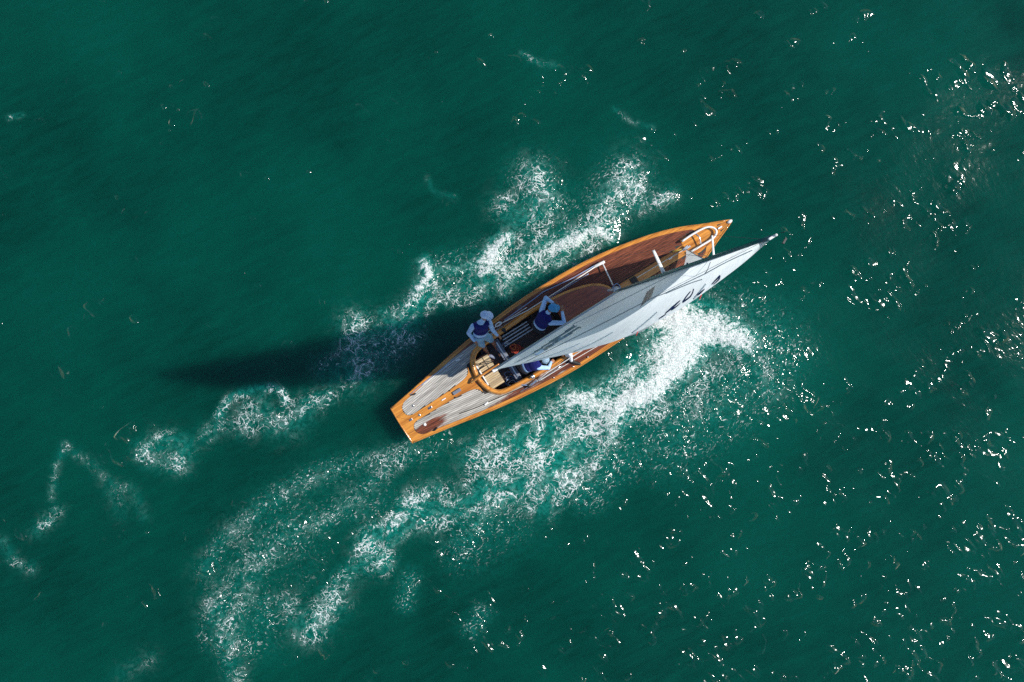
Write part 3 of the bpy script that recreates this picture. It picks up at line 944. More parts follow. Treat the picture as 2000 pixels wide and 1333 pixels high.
# ---- cabin
def build_cabin():
    xs = np.concatenate([np.linspace(374 * P, 470 * P, 14), np.linspace(472 * P, 490.6 * P, 9)])
    ztop = pchip(np.array([374, 430, 470, 491]) * P, [0.30, 0.27, 0.19, 0.10])
    n = 12
    V, F = [], []
    for x in xs:
        w = float(CABIN_W(x)) - 3.5 * P
        w = max(w, 0.004)
        for k in range(n + 1):
            s_ = -1 + 2 * k / n
            z = float(deck_z(x, w)) + float(ztop(x)) * (0.62 + 0.38 * (1 - abs(s_) ** 2.2))
            V.append((x, s_ * w, z))
    for i in range(len(xs) - 1):
        for k in range(n):
            F.append((i * (n + 1) + k, (i + 1) * (n + 1) + k, (i + 1) * (n + 1) + k + 1, i * (n + 1) + k + 1))
    F.append(tuple(range(n + 1)))
    roof = mesh_obj('cabin_roof', V, F, M_MAHOG, boat)
    # rim and side wall round it
    edge = [(x, float(CABIN_W(x)) - 2.2 * P) for x in xs] 
    path = edge + [(491 * P, 0.0)] + [(x, -y) for x, y in edge[::-1]]
    rim = []
    for x, y in path:
        y2 = y if abs(y) > 0.02 else 0.0
        rim.append((x, y2, float(deck_z(x, y)) + float(ztop(x)) * 0.60))
    tube('cabin_rim', rim, 2.7 * P, M_TRIM, boat, 8, 0.55)
    V, F = [], []
    for x, y in path:
        V.append((x, y * 1.0, float(deck_z(x, y)) - 0.004)); V.append((x, y * 0.985, float(deck_z(x, y)) + float(ztop(x)) * 0.60))
    for i in range(len(path) - 1):
        F.append((2 * i, 2 * i + 2, 2 * i + 3, 2 * i + 1))
    mesh_obj('cabin_side', V, F, M_TRIM, boat)
    w = 57.5 * P - 2.2 * P
    z1 = float(deck_z(374 * P, w)) + 0.30 * 0.6
    V = [(374 * P, -w, SOLE), (374 * P, w, SOLE), (374 * P, w, z1), (374 * P, 0, z1 + 0.10), (374 * P, -w, z1)]
    bk = mesh_obj('cabin_bulkhead', V, [(0, 1, 2, 3, 4)], M_MAHOG, boat, smooth=False)
    V, F = box_geo((374 * P - 0.012, 0, 0.52), (0.02, 0.5, 0.5))
    mesh_obj('companionway_door', V, F, M_INSIDE, boat, smooth=False).parent = bk
build_cabin()

# ---- rudder head and tiller
dz = lambda x, y=0.0: float(deck_z(x, y))
V, F = tube_geo(catmull([(160 * P, 0, dz(160 * P) + 0.07), (176 * P, 1 * P, 0.80), (200 * P, 2 * P, 0.84), (226 * P, 2.5 * P, 0.87)], 6), [0.032 - 0.0007 * i for i in range(19)], 8)
mesh_obj('tiller', V, F, M_TRIM, boat)

# ---- small deck fittings
def fitting(name, s, t, size, mat, h=0.03, rz=0.0, parent=None, bev=0.006):
    x, y = s * P, -t * P
    V, F = box_geo((x, y, dz(x, y) + 0.008 + h / 2), (size[0] * P, size[1] * P, h), rz, bev)
    return mesh_obj(name, V, F, mat, parent or boat, smooth=False)
def round_fit(name, s, t, r, mat, h=0.03):
    x, y = s * P, -t * P
    V, F = lathe_geo([(r * P, 0), (r * P, h * 0.6), (r * P * 0.75, h), (0.3 * r * P, h), (0.01 * P, h * 0.85)], (x, y, dz(x, y) + 0.008), 16)
    return mesh_obj(name, V, F, mat, boat)
fitting('rudder_cover', 127, 0.3, (17, 6.5), M_GREY, 0.05)
fitting('mooring_plate', 97, -0.5, (9, 2.2), M_WHITE, 0.02)
p_ = fitting('stern_plate', 66, -0.5, (8, 4.5), M_STEEL, 0.018)
for s in (64.2, 67.8):
    x = s * P
    V, F = lathe_geo([(0.012, 0), (0.012, 0.012), (0.0, 0.014)], (x, 0.006, dz(x) + 0.026), 10)
    o = mesh_obj('bolt', V, F, M_BLACK, boat); o.parent = p_
round_fit('deck_filler', 41, 0.5, 2.6, M_STEEL, 0.02)
fitting('backstay_chainplate', 22, -0.5, (6.5, 4), M_STEEL, 0.02)
round_fit('starboard_vent_plate', 40, 22, 2.9, M_WHITE, 0.025)
round_fit('port_vent_plate', 40, -21, 2.2, M_STEEL, 0.02)
fitting('stern_cleat', 53, 41, (9, 2.6), M_BLACK, 0.05, 0.19)
fitting('stern_cleat', 53, -39.5, (9, 2.6), M_BLACK, 0.05, -0.19)
fitting('fairlead', 163, 51, (9, 3), M_WHITE, 0.03, 0.17)
fitting('fairlead', 161, -51, (9, 3), M_WHITE, 0.03, -0.17)
fitting('small_eye', 118, 8.5, (3, 2.4), M_BLACK, 0.03)
fitting('small_eye', 116, -8.5, (3, 2.4), M_BLACK, 0.03)
fitting('mast_hatch', 534, 0, (13, 15), M_BLACK, 0.05)
fitting('bow_cleat', 616, 0, (8, 2.4), M_STEEL, 0.03)
fitting('stem_head_plate', 728, 0, (9, 3), M_WHITE, 0.03)
fitting('forestay_plate', 654, 0, (14, 4), M_STEEL, 0.035)
# long jib tracks on the side decks
for sg in (1, -1):
    xs = np.linspace(232 * P, 330 * P, 8)
    tube('jib_track', [(x, sg * 66.5 * P, dz(x, 66.5 * P) + 0.018) for x in xs], 0.013, M_STEEL, boat, 6)
# hoop of white tube on the foredeck
hz = 0.12
hp = [(1332, 472), (1345, 463), (1357, 455.5), (1369, 449), (1380, 444.5), (1391, 444.5), (1399, 450.5), (1397.5, 460), (1388, 469), (1370, 480), (1349, 492.5)]
hoop_pts = [at(x, y, 0.72 + hz) for x, y in hp]
hoop = tube('bow_hoop', hoop_pts, 0.024, M_WHITE, boat, 8, sm=4)
for x, y in ((1333, 471.5), (1369, 449), (1397.5, 457), (1350, 492), (1380, 474)):
    a = at(x, y, 0.72 + hz)
    tube('hoop_foot', [(a.x, a.y, dz(a.x, a.y)), tuple(a)], 0.014, M_STEEL, boat, 6).parent = hoop
tube('hoop_cross_bar', [at(1357, 456, 0.83), at(1366, 464, 0.86), at(1369, 478, 0.83)], 0.016, M_STEEL, boat, 6, sm=5).parent = hoop
# port side lead: block on a short track with two lines running aft
a = at(1160, 522, 0.66); b = at(1180, 512, 0.68)
lead = tube('port_lead_car', [a + Vector((0, 0, 0.05)), (a + b) / 2 + Vector((0, 0, 0.08)), b + Vector((0, 0, 0.06))], 0.034, M_WHITE, boat, 8, 0.7, sm=4)
tube('lead_strut', [at(1177, 515, 0.74), at(1197, 557, 0.80)], 0.016, M_WHITE, boat, 8)
tube('port_runner_line', [at(1162, 522, 0.74), at(1110, 556, 0.72), at(1070, 582, 0.70), at(1030, 607, 0.66), at(975, 634, 0.64)], 0.012, M_ROPE_W, boat, 6)
tube('port_runner_line', [at(1160, 520, 0.72), at(1120, 543, 0.70), at(1060, 571, 0.68), at(1045, 583, 0.66), at(985, 626, 0.64)], 0.009, M_ROPE_B, boat, 6)
ringp = [at(973.5 + 6.5 * math.cos(w) * 0.85 - 3 * math.sin(w) * 0.53, 634 - 6.5 * math.cos(w) * 0.53 - 3 * math.sin(w) * 0.85, 0.64) for w in np.linspace(0, 2 * math.pi, 15)]
tube('port_deck_block', ringp, 0.014, M_WHITE, boat, 6)
# starboard lead with its sheave and cam
sc_ = at(1042, 748, 0.62)
V, F = merge([box_geo((sc_.x, sc_.y, 0.63), (0.20, 0.06, 0.06), 0.1, 0.012), box_geo((sc_.x + 0.16, sc_.y + 0.01, 0.64), (0.10, 0.05, 0.08), 0.3, 0.012)])
car = mesh_obj('starboard_lead_car', V, F, M_STEEL, boat, smooth=False)
V, F = lathe_geo([(0.05, 0), (0.05, 0.04), (0.035, 0.05), (0.045, 0.08), (0.03, 0.09), (0, 0.09)], (sc_.x - 0.13, sc_.y, 0.60), 14)
mesh_obj('sheave', V, F, M_BLACK, boat).parent = car
for s, t in ((302, 78), (346, 80), (380, 79)):
    round_fit('deck_stud', s, t, 1.5, M_STEEL, 0.04)
# winches on the coaming tops
for s, t in ((268, 53), (268, -53)):
    x, y = s * P, -t * P
    V, F = lathe_geo([(0.055, 0), (0.055, 0.02), (0.036, 0.04), (0.034, 0.09), (0.048, 0.11), (0.044, 0.125), (0.012, 0.13), (0.0, 0.12)], (x, y, dz(x, y) + 0.10), 18)
    mesh_obj('winch', V, F, M_STEEL if t > 0 else M_BLACK, boat)

# ================================================================== RIG
MAST_FOOT = Vector((494 * P, 0, 0.55))
MAST_TOP = at(1506, 464.5, 12.05)
def mast_at(z):
    k = (z - MAST_FOOT.z) / (MAST_TOP.z - MAST_FOOT.z)
    return MAST_FOOT.lerp(MAST_TOP, k)
zs = np.linspace(0.55, 12.05, 24)
V, F = [], []
seg = 14
for z in zs:
    c = mast_at(z)
    k = min(1.0, (12.4 - z) / 5.0)
    rx, ry = 0.022 + 0.033 * k, 0.018 + 0.024 * k
    for i in range(seg):
        w = 2 * math.pi * i / seg
        V.append((c.x + rx * math.cos(w), c.y + ry * math.sin(w), z))
for i in range(len(zs) - 1):
    for k in range(seg):
        F.append((i * seg + k, i * seg + (k + 1) % seg, (i + 1) * seg + (k + 1) % seg, (i + 1) * seg + k))
F.append(tuple((len(zs) - 1) * seg + k for k in range(seg)))
mast = mesh_obj('mast', V, F, M_MAST, boat)
def spreader(z, tip_px, r0):
    root = mast_at(z)
    tip = at(tip_px[0], tip_px[1], z + 0.02)
    out = []
    for sg in (1, -1):
        tp = Vector((tip.x, root.y + (tip.y - root.y) * sg, tip.z))
        n = 6
        pts = [root.lerp(tp, i / n) for i in range(n + 1)]
        tube('spreader', pts, [r0 * (1 - 0.05 * i) for i in range(n + 1)], M_WHITE, boat, 8, 0.5).parent = mast
        out.append(tp)
    return out
s1 = spreader(7.0, (1276, 489), 0.030); s2 = spreader(10.05, (1391, 460), 0.014)
for i, sg in enumerate((1, -1)):
    cp = Vector((470 * P, sg * 79 * P, dz(470 * P, 79 * P)))
    tube('shroud', [cp, s1[i], mast_at(10.0)], 0.0022, M_WIRE, boat, 5).parent = mast
    tube('shroud', [mast_at(7.1), s2[i], mast_at(11.9)], 0.0018, M_WIRE, boat, 5).parent = mast
tube('backstay', [(22 * P, 0, dz(22 * P) + 0.02), MAST_TOP], 0.0018, M_WIRE, boat, 5).parent = mast
mt = MAST_TOP
V, F = merge([box_geo((mt.x + 0.0, mt.y, mt.z + 0.02), (0.07, 0.022, 0.03), 0.0, 0.008), lathe_geo([(0.011, 0), (0.011, 0.02), (0.0, 0.028)], (mt.x + 0.03, mt.y, mt.z + 0.035), 10)])
mesh_obj('masthead_fitting', V, F, M_WHITE, boat, smooth=False).parent = mast
V, F = merge([tube_geo([mt + Vector((0.05, 0, 0.1)), mt + Vector((0.05, 0, 0.20))], 0.003, 6), box_geo((mt.x + 0.03, mt.y - 0.07, mt.z + 0.14), (0.05, 0.015, 0.02), 0.5), ])
mesh_obj('wind_vane', V, F, M_BLACK, boat, smooth=False).parent = mast
# mast foot: collar with halyards
V, F = lathe_geo([(0.13, 0), (0.13, 0.02), (0.10, 0.05), (0.085, 0.14), (0.07, 0.16)], (MAST_FOOT.x, 0, dz(494 * P)), 16)
mesh_obj('mast_collar', V, F, M_WHITE, boat).parent = mast
for i in range(5):
    a0 = Vector((MAST_FOOT.x + random.uniform(-.16, .05), random.uniform(-0.05, .16), dz(494 * P) + 0.03))
    pts = [a0] + [a0 + Vector((random.uniform(-.12, .12), random.uniform(-.08, .12), random.uniform(0.0, .14))) for _ in range(4)]
    tube('halyard_tail', pts, 0.009, (M_ROPE_B, M_ROPE_W, M_STEEL)[i % 3], boat, 6, sm=5).parent = mast

# ---- boom and mainsail
Z_BOOM = 1.80
GOOSE = mast_at(Z_BOOM) + Vector((-0.07, 0, 0))
CLEW = at(969, 722, Z_BOOM + 0.02)
bd = (CLEW - GOOSE).normalized()
n = 10
V, F = tube_geo([GOOSE.lerp(CLEW + bd * 0.06, i / n) - Vector((0, 0, 0.07)) for i in range(n + 1)], 0.048, 10, 1.25)
boom = mesh_obj('boom', V, F, M_ALU, boat)
V, F = box_geo((CLEW.x - 0.03, CLEW.y, CLEW.z - 0.07), (0.12, 0.07, 0.12), 0.0, 0.015)
mesh_obj('boom_end', V, F, M_WHITE, boat, smooth=False).parent = boom
V, F = tube_geo([(243 * P, 0, 0.49), (CLEW.x + 0.25, CLEW.y, Z_BOOM - 0.12)], 0.010, 6)
V2, F2 = tube_geo([(243 * P, 0.05, 0.49), (CLEW.x + 0.33, CLEW.y, Z_BOOM - 0.12)], 0.010, 6)
mesh_obj('mainsheet', *merge([(V, F), (V2, F2)]), M_ROPE_W, boat).parent = boom
tube('vang', [mast_at(0.9) + Vector((-0.06, 0, 0)), GOOSE.lerp(CLEW, 0.3) - Vector((0, 0, 0.1))], 0.012, M_STEEL, boat, 6).parent = boom

LEECH = [(969, 722), (1005, 714.5), (1040, 707), (1085, 697), (1130, 687), (1201, 667), (1242, 649.5), (1272, 635), (1332, 602), (1377, 571), (1412, 545), (1452, 515), (1482, 491), (1505, 472)]
lp = np.array(catmull(LEECH, 12))
def build_main_surface(nt=260, nc=100):
    S = np.zeros((nt + 1, nc + 1, 3))
    last = 0.0
    E = (CLEW - GOOSE).length
    ztop = 11.93
    for i in range(nt + 1):
        t = i / nt
        zl = Z_BOOM + (ztop - Z_BOOM) * t
        luff = mast_at(zl) + Vector((-0.055, 0, 0))
        chord = E * (1 - t) + 0.13 * math.sin(math.pi * t) * E * 0.45 + 0.11 * t
        # leech drops a little below the luff height low down, level at the top
        best = None
        for k, q in enumerate(lp):
            zz = zl - 0.03 * (1 - t)
            pnt = at(q[0], q[1], zz)
            dd = abs((pnt - luff).length - chord)
            if k / len(lp) < last - 0.02 or k / len(lp) > last + 0.12 or pnt.x > luff.x - 0.02: continue
            if best is None or dd < best[0]: best = (dd, pnt, k / len(lp))
        le = best[1]; last = best[2]
        if i == 0: le = CLEW
        if i == nt: le = at(1502, 471, zl)
        S[i, 0] = luff; S[i, nc] = le
    # smooth the leech
    L = S[:, nc].copy()
    for _ in range(30):
        L[1:-1] = (L[:-2] + 2 * L[1:-1] + L[2:]) / 4
    for i in range(nt + 1):
        t = i / nt
        a, b = S[i, 0], L[i]
        ch = b - a
        nrm = np.array([ch[1], -ch[0], 0.0]); nrm /= np.linalg.norm(nrm) + 1e-9
        if nrm[1] > 0: nrm = -nrm                       # belly to leeward (starboard, -y)
        cam = min(1.0, t / 0.055) * (0.035 + 0.075 * math.sin(math.pi * min(1, t * 1.15 + 0.08)) ** 0.8) * np.linalg.norm(ch)
        for k in range(nc + 1):
            c = k / nc
            sh = (c ** 0.85) * (1 - c) * 4 * (1.12 - 0.25 * c)
            S[i, k] = a + ch * c + nrm * cam * sh * 0.95
    return S
MS = build_main_surface()
nt, nc = MS.shape[0] - 1, MS.shape[1] - 1
PXM = np.zeros(MS.shape[:2] + (2,))
for i in range(nt + 1):
    for k in range(nc + 1):
        PXM[i, k] = to_px(MS[i, k])
NRM = np.zeros_like(MS)
du = np.gradient(MS, axis=0); dv = np.gradient(MS, axis=1)
NRM = np.cross(du, dv); NRM /= np.linalg.norm(NRM, axis=-1, keepdims=True) + 1e-9
if NRM[nt // 2, nc // 2, 1] < 0: NRM = -NRM             # pointing to port, the side seen
def in_poly(p, poly):
    x, y = p; c = False
    for i in range(len(poly)):
        (x1, y1), (x2, y2) = poly[i], poly[i - 1]
        if (y1 > y) != (y2 > y) and x < (x2 - x1) * (y - y1) / (y2 - y1) + x1: c = not c
    return c
WINDOWS = [
    [(1120, 634.7), (1127, 637), (1090, 662), (1038, 693.6), (1041, 689), (1103, 647.7)],
    [(1128, 638.7), (1135.5, 639.6), (1111, 655.4), (1049, 695), (1041.6, 694.5), (1090, 662.6)],
    [(1263, 571), (1280, 558), (1272, 581), (1249, 602)],
]
sail_f, win_f = [], [[] for _ in WINDOWS]
for i in range(nt):
    for k in range(nc):
        q = (i * (nc + 1) + k, i * (nc + 1) + k + 1, (i + 1) * (nc + 1) + k + 1, (i + 1) * (nc + 1) + k)
        c = (PXM[i, k] + PXM[i + 1, k + 1]) / 2
        for j, w in enumerate(WINDOWS):
            if in_poly(c, w): win_f[j].append(q); break
        else:
            sail_f.append(q)
sv = MS.reshape(-1, 3)
mainsail = mesh_obj('mainsail', sv, sail_f, M_SAIL, boat)
for fs in win_f:
    if not fs: continue
    used = sorted(set(i for q in fs for i in q)); mp = {u: n_ for n_, u in enumerate(used)}
    mesh_obj('sail_window', [sv[u] for u in used], [tuple(mp[i] for i in q) for q in fs], M_FILM, boat).parent = mainsail
flat_px = PXM.reshape(-1, 2); flat_n = NRM.reshape(-1, 3)
def grid_at(A, u, v):
    u = min(max(u, 0), nt - 1e-6); v = min(max(v, 0), nc - 1e-6)
    i, k = int(u), int(v); a, b = u - i, v - k
    return A[i, k] * (1 - a) * (1 - b) + A[i + 1, k] * a * (1 - b) + A[i, k + 1] * (1 - a) * b + A[i + 1, k + 1] * a * b
def on_sail(px, py):
    """point on the mainsail seen at a pixel"""
    d = (PXM[..., 0] - px) ** 2 + (PXM[..., 1] - py) ** 2
    u, v = np.unravel_index(np.argmin(d), d.shape)
    u, v = float(u), float(v)
    tgt = np.array((px, py), float)
    for _ in range(8):
        p0 = grid_at(PXM, u, v)
        e = 0.3
        u1 = u + e if u + e < nt else u - e
        v1 = v + e if v + e < nc else v - e
        Jm = np.stack([(grid_at(PXM, u1, v) - p0) / (u1 - u), (grid_at(PXM, u, v1) - p0) / (v1 - v)], 1)
        if abs(np.linalg.det(Jm)) < 1e-4: break
        st_ = np.clip(np.linalg.solve(Jm, tgt - p0), -3, 3)
        u = min(max(u + st_[0], 0), nt); v = min(max(v + st_[1], 0), nc)
    return grid_at(MS, u, v), grid_at(NRM, u, v)
def ribbon(name, pts, widths, mat, lift=0.006, parent=None):
    pts = [np.array(p, float) for p in pts]
    pts = catmull(pts, 6)
    n = len(pts)
    ws = np.interp(np.linspace(0, 1, n), np.linspace(0, 1, len(widths)), widths)
    V, F = [], []
    for side in (1, -1):
        off = len(V)
        for i in range(n):
            t = pts[min(i + 1, n - 1)] - pts[max(i - 1, 0)]
            t /= np.hypot(*t) + 1e-9
            nn = np.array([-t[1], t[0]])
            for sg in (1, -1):
                q = pts[i] + nn * sg * ws[i] / 2
                p, no = on_sail(*q)
                V.append(p + no * lift * side)
        for i in range(n - 1):
            F.append((off + 2 * i, off + 2 * i + 1, off + 2 * i + 3, off + 2 * i + 2))
    o = mesh_obj(name, V, F, mat, boat)
    o.parent = parent or mainsail
    return o
# sail letters near the leech
for pts, ws in (([(1299.5, 613), (1314, 601), (1329.5, 587)], [1.2, 4.2, 1.0]),
                ([(1287, 623.5), (1294, 619), (1302, 614)], [1.0, 2.0, 1.0]),
                ([(1312, 606), (1322, 599), (1330, 592)], [2.6, 1.6, 0.6]),
                ([(1334, 591), (1341, 580), (1349.5, 569.5)], [3.2, 2.2, 1.4]),
                ([(1334, 591), (1347.5, 581), (1353, 573), (1355.5, 565)], [2.6, 2.4, 2.4, 2.6]),
                ([(1357, 580.5), (1368, 573), (1377, 565)], [1.2, 2.8, 1.2]),
                ([(1390.5, 556.5), (1399, 547), (1407.5, 539)], [1.2, 2.4, 3.8]),
                ([(1407, 540), (1405, 546), (1394, 556.5)], [2.6, 2.0, 1.0])):
    ribbon('sail_letter', pts, [w_ * 0.8 for w_ in ws], M_NUM)
for pts in ([(1029, 706), (1074, 684), (1119, 662), (1180, 631), (1270, 585), (1297, 574), (1345, 550.6), (1376, 536)],
            [(1376, 536), (1382, 528), (1388, 512)],
            [(1119, 634), (1180, 604), (1270, 558.5), (1306, 540.5), (1338, 525.5)],
            [(1376, 536), (1420, 512), (1470, 489)], [(1300, 574), (1345, 555), (1372, 546)],
            [(1010, 707), (1045, 689), (1085, 668)]):
    ribbon('sail_seam', pts, [0.9, 0.9], M_SEAM, 0.004)
ribbon('sailmaker_mark', [(1190, 580), (1194, 577.5), (1198.5, 575)], [2.5, 4.5, 2.5], M_NUM)
for q in ((1247, 644), (1372, 570)):
    p, no = on_sail(*q)
    p = Vector(p)
    tube('tell_tale', [p, p + Vector((-0.03, -0.03, -0.02)), p + Vector((-0.06, -0.05, -0.02))], 0.006, M_RED, boat, 5, 0.4).parent = mainsail
# battens
for t in (0.30, 0.52, 0.72, 0.88):
    i = int(t * nt)
    ks = list(range(int(nc * 0.62), nc + 1, 4))
    tube('batten', [MS[i, k] + NRM[i, k] * 0.004 for k in ks], 0.012, M_SAIL, boat, 6, 0.4).parent = mainsail

# ---- jib on its stay
TACK = at(1340, 487, 0.88)
J_HEAD = mast_at(9.45) + Vector((0.07, 0, 0))
J_CLEW = Vector((412 * P, -58 * P, 1.15))
tube('forestay', [(TACK.x + 0.01, TACK.y, dz(654 * P)), J_HEAD + Vector((0.02, 0, 0.1))], 0.004, M_STEEL, boat, 5)
n1, n2 = 60, 24
JS = np.zeros((n1 + 1, n2 + 1, 3))
for i in range(n1 + 1):
    t = i / n1
    lu = TACK.lerp(J_HEAD, t)
    le = J_CLEW.lerp(J_HEAD, t)
    le = le + Vector((0.10, -0.40, 0)) * math.sin(math.pi * t) * (1 - 0.3 * t)
    sag = Vector((0.05, -0.12, 0)) * math.sin(math.pi * t)
    lu = lu + sag
    ch = np.array(le - lu)
    nn = np.array([ch[1], -ch[0], 0.0]); nn /= np.linalg.norm(nn) + 1e-9
    if nn[1] > 0: nn = -nn
    cam_ = 0.12 * np.linalg.norm(ch)
    for k in range(n2 + 1):
        c = k / n2
        sh = (c ** 0.8) * (1 - c) * 4 * (1.15 - 0.3 * c)
        JS[i, k] = np.array(lu) + ch * c + nn * cam_ * sh
        if i == 0: JS[i, k][2] -= 0.12 * math.sin(math.pi * c)
jf = [(i * (n2 + 1) + k, i * (n2 + 1) + k + 1, (i + 1) * (n2 + 1) + k + 1, (i + 1) * (n2 + 1) + k) for i in range(n1) for k in range(n2)]
jib = mesh_obj('jib', JS.reshape(-1, 3), jf, M_JIB, boat)
tube('jib_luff_tape', [JS[i, 0] for i in range(0, n1 + 1, 3)], 0.010, M_SEAM, boat, 6).parent = jib
a, b = JS[3, 2], JS[5, 4]
V = [JS[3, 2], JS[3, 5], JS[6, 5], JS[6, 2]]
mesh_obj('jib_mark', [v + np.array((0.01, 0.012, 0.012)) for v in V], [(0, 1, 2, 3)], M_NUM, boat, smooth=False).parent = jib
tube('jib_sheet', [J_CLEW, at(1135, 686, 0.95), at(1069, 728, 0.70), sc_ + Vector((0.1, 0, 0.06))], 0.012, M_ROPE_W, boat, 6)
tube('jib_sheet_tail', [sc_ + Vector((-0.1, 0, 0.05)), at(1020, 752, 0.66), at(1008, 748, 0.5), at(1005, 742, 0.22)], 0.010, M_ROPE_B, boat, 6, sm=5)
tube('tack_line', [at(1338, 486, 0.80), at(1330, 488, 0.80), at(1314, 492, 0.74)], 0.016, M_ROPE_Y, boat, 6)
V, F = box_geo(tuple(at(1338, 485, 0.82)), (0.16, 0.05, 0.05), 0.2, 0.012)
mesh_obj('furling_drum', V, F, M_STEEL, boat, smooth=False)

# lines lying along the deck
def deck_line(name, px, r, mat, lift=0.02):
    pts = []
    for x, y in px:
        q = at(x, y, 0.6); q = at(x, y, dz(q.x, q.y) + lift)
        pts.append(q)
    return tube(name, pts, r, mat, boat, 6, sm=5)
deck_line('port_aft_line', [(824, 753), (850, 733), (880, 710), (905, 692)], 0.008, M_ROPE_W)
deck_line('port_aft_line', [(800, 772), (840, 738), (890, 702)], 0.006, M_ROPE_B)
deck_line('starboard_aft_line', [(898, 808), (930, 797), (960, 783), (1000, 766), (1036, 752)], 0.008, M_BLACK)
deck_line('starboard_side_line', [(1052, 745), (1090, 722), (1140, 692), (1175, 672)], 0.008, M_ROPE_W)
deck_line('port_side_line', [(985, 640), (1020, 618), (1060, 592), (1100, 566), (1150, 535)], 0.007, M_ROPE_B)
deck_line('foredeck_line', [(1240, 545), (1275, 524), (1310, 503), (1338, 487)], 0.008, M_ROPE_W)
for x, y in ((1085, 655), ):
    c = at(x, y, 1.0)
    tube('sheet_loop', [c + Vector((0.10 * math.cos(w) - 0.02, 0.08 * math.sin(w), 0.0)) for w in np.linspace(0.6, 4.6, 12)], 0.010, M_ROPE_W, boat, 6)
# ================================================================== PEOPLE
M_SKIN = simple('tanned_skin', (0.36, 0.17, 0.10), 0.5, var=0.12)
M_SHIRT = cloth('white_shirt_sky_tint', (0.40, 0.61, 0.96))  # white cloth, blue skylight of the shade tinted into the colour
M_VEST = cloth('navy_vest', (0.005, 0.009, 0.13), 7.0, 0.95)
M_BAND = cloth('white_band_sky_tint', (0.42, 0.62, 0.96))  # white band, tinted with the same blue sky shade
M_SHORTS = cloth('pale_blue_shorts', (0.28, 0.48, 0.62))
M_TROUSER_D = cloth('dark_trousers', (0.012, 0.014, 0.022))
M_TROUSER_W = cloth('white_trousers', (0.78, 0.80, 0.86))
M_CAP_W = cloth('white_cap_sky_tint', (0.50, 0.66, 0.97), 20)  # white cap, bluish sky shade put into its colour
M_CAP_B = cloth('blue_cap_cloth', (0.06, 0.30, 0.62), 20)
M_CAP_G = cloth('grey_cap_cloth', (0.26, 0.38, 0.50), 20)
M_SHOE = simple('black_shoe_rubber', (0.015, 0.015, 0.017), 0.6)
M_SHOE_B = simple('blue_grey_shoe', (0.20, 0.23, 0.32), 0.6)
M_HAIR = simple('dark_brown_hair', (0.035, 0.020, 0.012), 0.6, var=0.4, scale=90)
M_GLOVE = simple('black_glove_leather', (0.02, 0.018, 0.018), 0.6)

def capsule(a, b, ra, rb, seg=12):
    a, b = Vector(a), Vector(b)
    d = b - a
    if d.length < 1e-5: d = Vector((0, 0, 1e-4))
    t = d.normalized()
    pts, rs = [], []
    for i in range(5):
        w = math.pi / 2 * (1 - i / 4)
        pts.append(a - t * ra * math.sin(w)); rs.append(max(ra * math.cos(w), 0.0008))
    for i in range(5):
        w = math.pi / 2 * i / 4
        pts.append(b + t * rb * math.sin(w)); rs.append(max(rb * math.cos(w), 0.0008))
    return tube_geo(pts, rs, seg)

def ellipsoid(c, ax, radii, seg=16, rings=10):
    """ax: three orthonormal axes"""
    V, F = [], []
    c = Vector(c)
    for i in range(rings + 1):
        ph = math.pi * (i + 0.0) / rings
        rr, zz = max(math.sin(ph), 0.01), math.cos(ph)
        for k in range(seg):
            w = 2 * math.pi * k / seg
            V.append(c + ax[0] * (radii[0] * rr * math.cos(w)) + ax[1] * (radii[1] * rr * math.sin(w)) + ax[2] * (radii[2] * zz))
    for i in range(rings):
        for k in range(seg):
            F.append((i * seg + k, (i + 1) * seg + k, (i + 1) * seg + (k + 1) % seg, i * seg + (k + 1) % seg))
    F.append(tuple(range(seg))); F.append(tuple(rings * seg + k for k in range(seg - 1, -1, -1)))
    return V, F

def fuse(name, geos, voxel, smooth, mats, chooser, parent, root_loc):
    """union the closed shapes into one continuous skin"""
    V, F = merge(geos)
    V = [Vector(v) - root_loc for v in V]
    me = bpy.data.meshes.new(name + '_raw')
    me.from_pydata([tuple(v) for v in V], [], F)
    tmp = bpy.data.objects.new('tmp', me)
    COL.objects.link(tmp)
    m = tmp.modifiers.new('r', 'REMESH'); m.mode = 'VOXEL'; m.voxel_size = voxel; m.use_smooth_shade = True
    if smooth:
        m2 = tmp.modifiers.new('s', 'SMOOTH'); m2.iterations = smooth; m2.factor = 0.5
    dg = bpy.context.evaluated_depsgraph_get()
    out = bpy.data.meshes.new_from_object(tmp.evaluated_get(dg))
    bpy.data.objects.remove(tmp); bpy.data.meshes.remove(me)
    out.name = name
    out.materials.clear()
    for mm in mats: out.materials.append(mm)
    if chooser:
        n = len(out.polygons)
        c = np.zeros(n * 3, np.float32); out.polygons.foreach_get('center', c)
        idx = chooser(c.reshape(-1, 3) + np.array(root_loc))
        out.polygons.foreach_set('material_index', idx.astype(np.int32))
    out.polygons.foreach_set('use_smooth', np.ones(len(out.polygons), dtype=bool))
    o = bpy.data.objects.new(name, out)
    COL.objects.link(o)
    o.parent = parent
    return o

def seg_dist(C, a, b):
    a, b = np.array(a), np.array(b)
    ab = b - a
    t = np.clip(((C - a) @ ab) / max(ab @ ab, 1e-9), 0, 1)
    return np.linalg.norm(C - a - t[:, None] * ab, axis=1)

